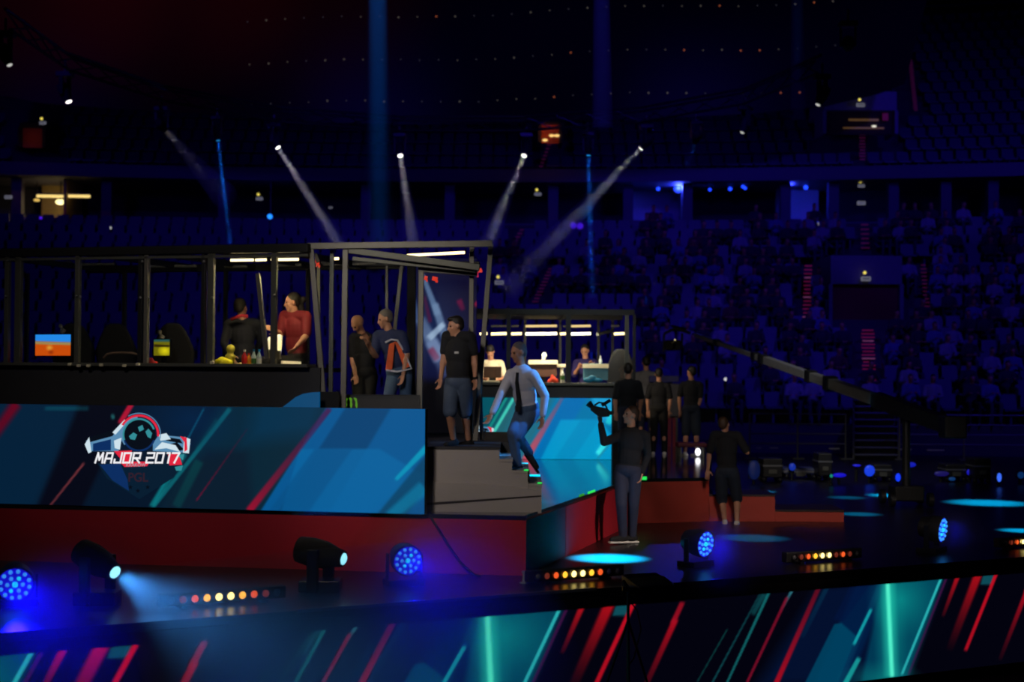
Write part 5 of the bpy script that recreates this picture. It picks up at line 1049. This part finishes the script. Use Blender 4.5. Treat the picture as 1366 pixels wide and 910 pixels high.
def case(px0, px1, y0, y1, d_, label, m_=BLK):
    a, c = P(px0, y1, d_), P(px1, y1, d_); h = (P(px0, y0, d_) - a).z; zb_ = 0; h = P(px0, y0, d_).z; t = thing('flight_case', ((a.x + c.x) / 2, d_, 0), label, 'case'); w = c.x - a.x
    q = MB(); q.box(((a.x + c.x) / 2, d_ + .3, h / 2 + .05), (w, .6, h - .1)); obj('body', q, m_, t, bevel=.02)
    q = MB(); q.box(((a.x + c.x) / 2, d_ + .3, h * .7), (w + .02, .62, .03)); obj('band', q, ALU, t)
    q = MB(); q.box(((a.x + c.x) / 2, d_ - .02, h * .45), (min(.2, w * .4), .03, .08)); obj('handle', q, DSTEEL, t)
    for i in (-1, 1):
        for j in (.08, .52): q = MB(); q.ell(((a.x + c.x) / 2 + i * w * .4, d_ + j, .05), .05); obj('caster', q, BLK, t)
    return t
case(1018, 1044, 612, 645, 30.5, 'tall black flight case before the steel barrier beside the red steps'); case(1046, 1090, 625, 642, 31.5, 'low dark flight case with a blue glow near the steel barrier', mat('blue_case', S(60, 66, 100), .5)); case(1092, 1110, 605, 645, 31, 'narrow tall black flight case left of the grey folding stair'); case(1166, 1190, 620, 648, 30.8, 'black flight case under the grey folding stair'); case(1262, 1290, 620, 645, 31, 'black flight case between the barrier and the dim blue lights'); case(1300, 1322, 612, 646, 30.5, 'black flight case near the picture edge behind the cyan pools')
def glow(px, py, w, h, d_, col, label, tilt=0):
    p = P(px, py, d_); s_ = d_ / FPX; t = thing('floor_light', (p.x, p.y, 0), label, 'light')
    q = MB(); q.ell(p, (w * s_ / 2, .04, h * s_ / 2), (V((math.cos(tilt), 0, math.sin(tilt))), V((0, 1, 0)), V((-math.sin(tilt), 0, math.cos(tilt))))); obj('lens', q, emat('glow_%d_%d_%d' % col, S(*col), 1), t, smooth=True)
    q = MB(); q.tube((p.x, p.y + .06, 0), (p.x, p.y + .06, p.z), .03); q.box((p.x, p.y + .1, p.z), (w * s_ * .8, .1, h * s_ * .9)); obj('stand', q, BLK, t)
for g_ in ((1006, 627, 16, 26, 30, (4, 16, 58), 'large dim blue screen light just past the man in shorts'), (1057, 623, 9, 10, 31.2, (12, 40, 150), 'round blue light above the low blue case'), (1120, 634, 18, 6, 30, (20, 14, 190), 'flat violet blue light by a green dot'), (1109, 635, 4, 5, 29.9, (20, 130, 110), 'small green dot beside the flat violet light'), (1143, 621, 11, 3, 31, (24, 24, 190), 'thin blue streak light below the grey folding stair'), (1160, 628, 14, 15, 30.5, (20, 60, 220), 'round bright blue light below the grey folding stair'), (1198, 637, 7, 11, 29.5, (20, 60, 255), 'upright bright blue light past the round one'), (1214, 620, 16, 7, 30.8, (14, 24, 170), 'slanted blue light above the upright one'), (1256, 632, 20, 7, 31, (20, 14, 84), 'dim violet light in the row'), (1270, 639, 9, 5, 30.8, (10, 50, 100), 'dim slanted teal light in the row'), (1294, 630, 9, 9, 30.9, (20, 20, 170), 'round violet blue light toward the picture edge'), (1333, 637, 6, 12, 29.8, (60, 110, 255), 'brightest upright blue light near the picture edge'), (1362, 634, 9, 9, 30.5, (6, 40, 90), 'dim teal light cut off by the picture edge')):
    glow(*g_)
for px0, px1, py, lb in ((1009, 1016, 598.5, 'pale paper sheet lying along the barrier top past the man in shorts'), (1027, 1038, 598.5, 'second pale paper sheet along the barrier top'), (1106, 1120, 599.5, 'pale paper sheet along the barrier top before the folding stair'), (1201, 1216, 600.5, 'pale paper sheet on the barrier past the folding stair'), (1237, 1260, 601.5, 'longest pale paper sheet on the far barrier')):
    a, c = P(px0, py, 38.45), P(px1, py, 38.45); q = MB(); q.prism([a, c, c + V((0, .1, 0)), a + V((0, .1, 0))], (0, 0, .03)); obj('paper', q, mat('grey_paper', S(150, 146, 140), .7), label=lb, cat='paper')
# grey lectern panel between the standing people
lc = thing('lectern', (P(884, 600, 31.5).x, 31.5, zp), 'grey lectern panel with a blue top between the standing people', 'lectern')
q = MB(); a, c = P(866, 556, 31.5), P(906, 556, 31.5); q.prism([a, c, c + V((0, .3, 0)), a + V((0, .3, 0))], (0, 0, P(880, 512, 31.5).z - a.z)); obj('panel', q, mat('grey_panel', S(84, 82, 92), .6), lc, bevel=.02)
q = MB(); q.prism([a + ZU * .72, c + ZU * .72, c + V((0, .35, .72)), a + V((0, .35, .72))], (0, 0, .14)); obj('top', q, mat('blue_top', S(60, 60, 130), .5), lc, bevel=.02)
for x_ in (870, 902): q = MB(); a = P(x_, 556, 31.6); q.beam((a.x, a.y, zp), a, .07); obj('leg', q, DSTEEL, lc)
for x_ in (893, 899): q = MB(); a = P(x_, 580, 31.45); q.box(a, (.07, .03, .7)); obj('red_stripe', q, mat('red_vinyl', S(120, 20, 50), .6), lc, label='dark red upright stripe')
bx_ = thing('stool', tuple(P(925, 622, 27.5).xy) + (zp,), 'dark red topped low stool by the man in black shorts', 'stool')
a = P(922, 613, 28.0); q = MB(); q.box((a.x, a.y, zp + .22), (.55, .4, .08)); obj('seat', q, mat('dark_red_vinyl', S(90, 16, 40), .5), bx_, bevel=.02)
for i in (-1, 1):
    for j in (-1, 1): q = MB(); q.tube((a.x + .22 * i, a.y + .15 * j, zp), (a.x + .22 * i, a.y + .15 * j, zp + .19), .02); obj('leg', q, DSTEEL, bx_)
q = MB(); q.ell(P(931, 603, 27.9), (.05, .04, .07)); obj('flashlight', q, emat('white_spot', S(250, 250, 255), 2.2), label='bright white point of light above the dark red stool', cat='light', smooth=True)
# ================================================================== PEOPLE
WSH = mat('white_shirt', S(205, 205, 222), .8, var=.06); JEAN = mat('blue_jeans', S(70, 92, 124), .85, var=.15, scale=20); BTEE = mat('black_tee', S(24, 24, 30), .9); NAVY = mat('navy_tee', S(34, 44, 86), .85); BSHORT = mat('blue_shorts', S(66, 80, 104), .85); GTEE = mat('grey_tee', S(128, 128, 136), .85); REDT = mat('red_jersey', S(170, 26, 40), .8); DKJ = mat('dark_jacket', S(30, 32, 42), .8); PTEE = mat('printed_tee', S(235, 220, 190), .8, var=.25, scale=30); ORG = mat('orange_panel', S(230, 96, 50), .8); GHAIR = mat('grey_hair', S(110, 100, 96), .7, scale=40); DSH = mat('dark_shorts', S(36, 44, 60), .9); WSHOE = mat('white_shoe', S(210, 208, 200), .6); TAN = mat('light_sole', S(200, 196, 186), .6)
# man in shirt and tie on the stairs
r_, K_ = person('man in white shirt and dark tie stepping on the grey stairs', 17.55, dict(pel=(703, 545), nk=(696, 491, -1), hd=(691, 470), shl=(680, 499, 1), shr=(712, 500, -1), ell=(668, 527, -1), wrl=(656, 552, -1), elr=(727, 528, .5), wrr=(724, 556, -1), knl=(684, 578, -1), anl=(690, 620, 1), knr=(690, 582, -.6), anr=(706, 604, 1), front=(-.75, -.65, 0), hipx=(.65, -.75, 0), toel=(-.6, -.5, -.05), toer=(.55, -.2, -.75)), (-.85, -.5, -.22), dict(top=WSH, sleeve=1.9, pants=JEAN, hair=GHAIR), k=.97)
fwv = K_['fw']
q = MB(); a = K_['nk'] + fwv * .10 - K_['sp'] * .02; ps = [a, a + fwv * .045 - K_['sp'] * .10, K_['nk'] + fwv * .148 - K_['sp'] * .22, K_['nk'] + fwv * .15 - K_['sp'] * .34, K_['nk'] + fwv * .20 - K_['sp'] * .47]
for i in range(4): q.beam(ps[i], ps[i + 1], .034 + .008 * i, .016, K_['sx'])
obj('tie', q, BTEE, r_)
# man at the doorway
r_, K_ = person('man in black t-shirt and blue shorts standing in the open booth doorway', 17.3, dict(pel=(611, 511), nk=(611, 439, 0), hd=(604, 417), shl=(596, 446, 1), shr=(628, 447, -1), ell=(592, 477, -.5), wrl=(588, 505, -1), elr=(633, 477, .5), wrr=(634, 508, -1), knl=(600, 552, -1), anl=(605, 587, 1), knr=(620, 552, .5), anr=(625, 588, 1), front=(-.8, -.6, 0), toel=(-.55, -.8, 0), toer=(-.75, -.6, 0)), (-.92, -.34, -.18), dict(top=BTEE, sleeve=.72, pants=BSHORT, short=.92, hair=HB, cut='quiff', shoe=MBLK, sole=TAN), k=.93)
q = MB(); c = K_['nk'] + K_['fw'] * .118 - K_['sp'] * .13 + K_['sx'] * .04; q.box(c, (.05, .012, .025), (K_['sx'], K_['fw'], K_['sp'])); obj('chest_print', q, mat('white_print', S(190, 190, 190), .7), r_, label='small white chest print')
q = MB(); q.lathe(K_['wrr'], K_['wrr'] - K_['shr'], [(-.012, .034), (.014, .034)], 16); obj('watch', q, MBLK, r_)
# leaning man in the booth entrance
r_, K_ = person('grey haired man in navy and orange jersey leaning inside the booth entrance', 18.3, dict(pel=(532, 497), nk=(519, 438, -1), hd=(509, 414), shl=(503, 446, 1), shr=(536, 446, -1), ell=(500, 474, -1), wrl=(490, 458, -1), elr=(543, 473, -.5), wrr=(538, 499, -1), knl=(518, 532, -1), anl=(523, 574, 1), knr=(541, 535, .3), anr=(545, 576, 1), front=(-.8, -.55, 0)), (-.93, -.3, -.25), dict(top=NAVY, sleeve=.8, pants=JEAN, hair=GHAIR), k=.95)
for sgn, pts in (('a', ((519, 459), (527, 456), (523, 493), (514, 494))), ('b', ((526, 455), (533, 458), (548, 489), (539, 492)))):
    q = MB(); d_ = (K_['nk'].lerp(K_['pel'], .7)).y - .19; q.prism([P(x, y, d_) for x, y in pts], (0, .02, 0)); obj('jersey_panel', q, ORG, r_, label='orange jersey side panel', bevel=.006)
q = MB(); q.path([P(x, y, d_ + .0) for x, y in ((514, 457), (522, 453), (530, 454), (540, 470), (549, 492), (530, 496), (515, 494))], .012); obj('jersey_trim', q, WSH, r_, label='white jersey trim', smooth=True)
# bending dark figure
person('person in black bending forward at the edge of the booth entrance', 18.9, dict(pel=(486, 498), nk=(485, 446, -1), hd=(477, 432, -1), shl=(471, 449, 0), shr=(497, 452, 0), ell=(470, 478, 0), wrl=(474, 500, -1), elr=(502, 475, -1), wrr=(491, 455, -1), knl=(478, 535, -1), anl=(480, 575, 1), knr=(492, 535, -.5), anr=(494, 576, 1), front=(-.3, -1, 0)), (-.55, -.35, -.75), dict(top=BTEE, sleeve=.8, pants=MBLK, hair=None), k=.93)
# seated players of the near booth
def seated(label, D, pel, nk, hd, sl, sr, el, wl, er, wr, face, front, look, k=1.0, kn=None):
    fx, fy, _ = front; p0 = P(pel[0], pel[1], D); f = V((fx, fy, 0)).normalized(); s_ = V((-f.y, f.x, 0)); s_ = s_ if s_.x < 0 else -s_
    a = [proj(p0 + f * .42 + s_ * w_ + V((0, 0, -.05))) for w_ in (.12, -.12)]; b_ = [proj(p0 + f * .44 + s_ * w_ + V((0, 0, -.46))) for w_ in (.12, -.12)]
    sg = -1 if f.y < 0 else 1
    return person(label, D, dict(pel=pel, nk=nk, hd=hd, shl=sl, shr=sr, ell=el, wrl=wl, elr=er, wrr=wr, knl=a[0] + (sg,), knr=a[1] + (sg,), anl=b_[0] + (sg * .1,), anr=b_[1] + (sg * .1,), front=front, hipx=tuple(-s_)), face, look, k)
seated('player in a red jersey with dark tied hair sitting in the near booth', 18.5, (397, 478), (394, 412, 0), (387, 391), (379, 419, 1), (409, 420, -1), (374, 446, -1), (364, 440, -1), (409, 447, -.5), (396, 462, -1), (-.95, -.25, -.12), (-.9, -.35, 0), dict(top=mat('deep_red_jersey', S(112, 14, 26), .8), sleeve=.9, pants=MBLK, hair=HB, cut='bun'), .98)
seated('player in a dark jacket seen from behind in the near booth', 19.0, (325, 484), (323, 423, .5), (321, 403), (305, 431, 0), (342, 430, 0), (299, 458, -.5), (308, 476, -1), (348, 456, 1), (340, 474, 1), (.3, .95, -.1), (.25, 1, 0), dict(top=DKJ, sleeve=1.9, pants=MBLK, hair=HB), .98)
q = MB(); q.path([P(x, y, 18.72) for x, y in ((308, 426), (316, 423), (323, 421), (331, 422))], .022); obj('scarf', q, REDT, label='red collar scarf round the neck of the dark jacket player', cat='scarf', smooth=True)
# cameraman
r_, K_ = person('cameraman in dark clothes raising a video camera beside the red platform', 19.6, dict(pel=(838, 628), nk=(843, 573, 0), hd=(841, 550), shl=(826, 580, .5), shr=(861, 580, -.5), ell=(806, 590, -1), wrl=(801, 564, -1), elr=(864, 608, .5), wrr=(856, 632, -1), knl=(829, 674, -1), anl=(831, 714, 1), knr=(845, 675, .3), anr=(843, 714, 1), front=(-.8, -.45, 0), toel=(-.9, -.3, 0), toer=(-.85, -.4, 0)), (-.9, -.35, .18), dict(top=BTEE, sleeve=1.9, pants=DJ, hair=HBr, shoe=MBLK, sole=WSHOE), k=1.02)
vc = thing('video_camera', tuple(P(800, 556, 19.15)), 'black hand held video camera with microphone raised above the far screen', 'camera')
cdn = 19.2
q = MB(); q.prism([P(x, y, cdn) for x, y in ((789, 541), (797, 543), (808, 545), (812, 549), (811, 556), (800, 557), (793, 552), (787, 547))], (.03, .11, 0)); obj('body', q, BLK, vc, bevel=.01)
q = MB(); q.tube(P(790, 543, cdn + .06), P(785, 538, cdn + .05), .03, .045, 14); obj('lens_hood', q, BLK, vc)
q = MB(); q.path([P(x, y, cdn + .05) for x, y in ((793, 541), (799, 537), (806, 538), (810, 545))], .012); obj('handle', q, BLK, vc, smooth=True)
q = MB(); q.tube(P(803, 541, cdn + .04), P(814, 534, cdn + .06), .022); obj('microphone', q, MBLK, vc)
q = MB(); q.box(P(814, 551, cdn + .08), (.07, .05, .05)); obj('viewfinder', q, BLK, vc, bevel=.008)
q = MB(); q.beam(P(800, 556, cdn + .06), P(801, 564, cdn + .06), .045, .05); obj('grip', q, BLK, vc)
# people seen from behind
person('man in black t-shirt and long dark shorts walking away by the red steps', 22.2, dict(pel=(970, 630), nk=(968, 572, 1), hd=(964, 553), shl=(951, 578, 0), shr=(986, 579, 0), ell=(946, 606, 0), wrl=(944, 630, 1), elr=(997, 604, .5), wrr=(990, 588, 1), knl=(963, 667, 1), anl=(967, 696, -.2), knr=(983, 665, 1), anr=(983, 698, -.6), front=(.15, 1, 0)), (.5, .85, -.1), dict(top=BTEE, sleeve=.85, pants=DSH, short=1.0, hair=HBr, shoe=WSHOE, sole=TAN), k=.98)
def stander(label, D, cx, foot, look, front, face, k=1.0, sway=0, **kw):
    s_ = FPX / D * k; y = lambda h: foot - h * s_; x = lambda o_: cx + o_ * s_
    J = dict(pel=(x(0), y(.93)), nk=(x(sway), y(1.45)), hd=(x(sway * 1.2), y(1.63)), shl=(x(-.18 + sway), y(1.40)), shr=(x(.18 + sway), y(1.40)), ell=(x(-.23), y(1.13)), wrl=(x(-.22), y(.90)), elr=(x(.23), y(1.13)), wrr=(x(.2), y(.90)), knl=(x(-.1), y(.47)), anl=(x(-.12), y(.07)), knr=(x(.1), y(.47)), anr=(x(.11), y(.07)), front=front); J.update(kw)
    return person(label, D, J, face, look, k, vox=.011)
zf = lambda d_: proj(V((6, d_, zp)))[1]
stander('broad man in black t-shirt with his back turned next to the far booth', 26.2, 838, zf(26.2), dict(top=BTEE, sleeve=.85, pants=DJ, hair=HB), (.2, 1, 0), (.2, 1, -.1), 1.0)
stander('man in grey t-shirt standing farthest back in the group', 31.8, 862, zf(31.8), dict(top=GTEE, sleeve=.8, pants=DJ, hair=HB), (.0, 1, 0), (0, 1, -.1), 1.09)
stander('person in all black clothes with pale shoes between two standing men', 28.6, 879, zf(28.6), dict(top=BTEE, sleeve=.8, pants=MBLK, hair=HB, shoe=WSHOE), (.1, 1, 0), (.1, 1, -.1), .95)
stander('man in black t-shirt and shorts with hands together by the dark red stool', 28.2, 922, zf(28.2), dict(top=BTEE, sleeve=.7, pants=DSH, short=1.0, hair=HB, shoe=WSHOE), (-.6, .8, 0), (-.6, .75, -.2), .97, elr=(934, 543, -1), wrr=(926, 552, -1))
# far booth players
seated('player in a pale printed t-shirt bowed over the far booth desk', DB + 1.2, (656, 520), (655, 481, -1), (654, 470, -1), (640, 484, 0), (671, 484, 0), (641, 504, -1), (648, 506, -1), (673, 504, -1), (664, 507, -1), (0, -.45, -.9), (0, -1, 0), dict(top=PTEE, sleeve=.9, pants=MBLK, hair=HB), 1.0)
seated('player with a dark top looking down behind the blue grey monitor', DB + 1.7, (782, 517), (781, 478, -.5), (780, 463, -1), (768, 483, 0), (794, 483, 0), (766, 500, -1), (772, 490, -1), (796, 500, -1), (790, 488, -1), (-.25, -.9, -.4), (-.1, -1, 0), dict(top=mat('violet_top', S(46, 34, 96), .8), sleeve=1.0, pants=MBLK, hair=HB), .98)
# ================================================================== LAMPS OF THE ARENA AND ADDED FILLS
w = bpy.data.worlds.new('world'); SC.world = w; w.use_nodes = True
w.node_tree.nodes['Background'].inputs[0].default_value = (.02, .02, .06, 1); w.node_tree.nodes['Background'].inputs[1].default_value = .02
BLUE = (.055, .02, 1)
for x, e in ((-16, .35), (0, .75), (15, .8)):
    lamp('SPOT', 'blue_flood', (x, 26, 16), 5200 * e, BLUE, (x * .9 + 1, 50, 4.0), .4, math.radians(64), .6)
for x, e in ((-16, .5), (-5, 1.1), (6, 1.3), (17, 1.0)):
    lamp('SPOT', 'blue_flood', (x, 47.5, 10.0), 260 * e, BLUE, (x * .95 + .5, 58, 11.2), .4, math.radians(100), 1.0)
for x, e in ((-16, 1.0), (-11.5, .9), (-7, .6)):
    lamp('SPOT', 'red_flood', (x * .8, 28, 22), 6000 * e, (1, .05, .03), (x, 51, 16.2), .3, math.radians(26), 1)
# soft front light on stairs and red skirts
lamp('SPOT', 'front_wash', (-5, 2, 9), 2300, (1, .90, .82), (-.6, 17, 1.0), .5, math.radians(16), 1.0)
lamp('SPOT', 'front_wash', (3, 4, 9), 3000, (1, .85, .75), (4.7, 22.5, .6), .5, math.radians(18), 1.0)
lamp('SPOT', 'front_wash', (-4, 3, 9.5), 1300, (1, .9, .82), (-3.4, 17.8, 2.4), .5, math.radians(28), 1.0)
lamp('SPOT', 'frame_fill', (-4, 4, 7.5), 1650, (1, .92, .8), (-1.2, 17.4, 3.2), .4, math.radians(11), .8)  # added unseen spot that brightens the entrance frame
lamp('SPOT', 'side_wash', (7, 16, 8), 9000, (.06, .36, 1), (.40, 17.5, 2.1), .2, math.radians(6.5), .9)
lamp('SPOT', 'red_side_fill', (9, 9, 8), 4300, (1, .8, .7), (2.0, 19.0, .3), .4, math.radians(15), 1.0)  # added unseen spot from the right, lifts the red side skirts
lamp('SPOT', 'back_fill', (2, 17, 9), 550, (1, .9, .85), (3.2, 29.5, 1.6), .4, math.radians(20), 1.0)  # added unseen spot so the group at the back shows
lamp('SPOT', 'far_booth_fill', (3, 13, 9), 1500, (.9, 1, 1), (.9, 26.8, 2.4), .4, math.radians(14), 1.0)  # weak unseen spot added to lift the far booth plinth
# crane boom catches white light from above
lamp('SPOT', 'crane_wash', (4, 22, 10), 1900, (1, 1, 1), (7.0, 31, 2.2), .3, math.radians(26), .9)
# cyan pools on the floor
CYN = (.0, .56, 1.0)
for px, py, wd, W in ((812, 745, 104, 1500), (722, 742, 70, 170), (1005, 718, 96, 230), (1146, 686, 60, 330), (1188, 661, 60, 900), (1318, 671, 112, 1300), (1362, 708, 60, 1400), (1016, 656, 40, 500), (1130, 664, 50, 330)):
    c = F(px, py, 0); R_ = wd / 2 * c.y / FPX; H_ = 10.5
    lamp('SPOT', 'pool_spot', (c.x, c.y + (3.5 if px == 1188 else -3.5 if px == 1130 else .4), H_), W * (480 if px == 812 else 160), CYN, c, .05, 2 * math.atan(R_ * 1.12 / H_), .95)
# front pars and heads: their lamps and the haze they light
HZ2 = hazemat('front_haze', 0.2)
for (x, y, d_), dr, r, lb, tpx in pars:
    c = P(x, y, d_); tp = P(tpx[0], tpx[1], d_ - 4); dd = (tp - c).normalized()
    spotbeam(c + V(dr).normalized() * .16 + V((0, 0, .03)), c + dd * 3.0, {20: 1200, 544: 600, 941: 200, 1257: 45}[x], (.003, .001, 1), 29 if x == 20 else 36, 1.0, .1, 'blue haze in front of ' + lb.replace('blue ', 'the ', 1).split(' in ')[0].split(' on ')[0].split(' at ')[0], {20: 3.2, 544: 2.8, 941: 1.5, 1257: .9}[x], hm=HZ2)
tp = P(330, 880, 12.6); dd = (tp - L2).normalized()
spotbeam(L2 + dd * .0, L2 + dd * 3.2, 520, (.06, .34, 1), 37, .9, .05, 'pale blue haze fan before the moving head', 4.6, hm=HZ2)
lamp('SPOT', 'head_spot', L1 + V(D1).normalized() * .05, 14, (.2, .6, 1), L1 + V(D1) * 3, .05, math.radians(20), .8)
# ================================================================== RENDER LOOK
SC.view_settings.view_transform = 'Standard'; SC.view_settings.look = 'None'; SC.view_settings.exposure = 0.0; SC.view_settings.gamma = 1.0; SC.view_settings.use_curve_mapping = False
SC.cycles.max_bounces = 6; SC.cycles.transparent_max_bounces = 24; SC.cycles.volume_bounces = 0; SC.cycles.filter_width = 2.0
cd.dof.use_dof = True; cd.dof.focus_distance = 17.6; cd.dof.aperture_fstop = 1.3
SC.cycles.use_denoising = True; SC.cycles.sample_clamp_indirect = 4.0
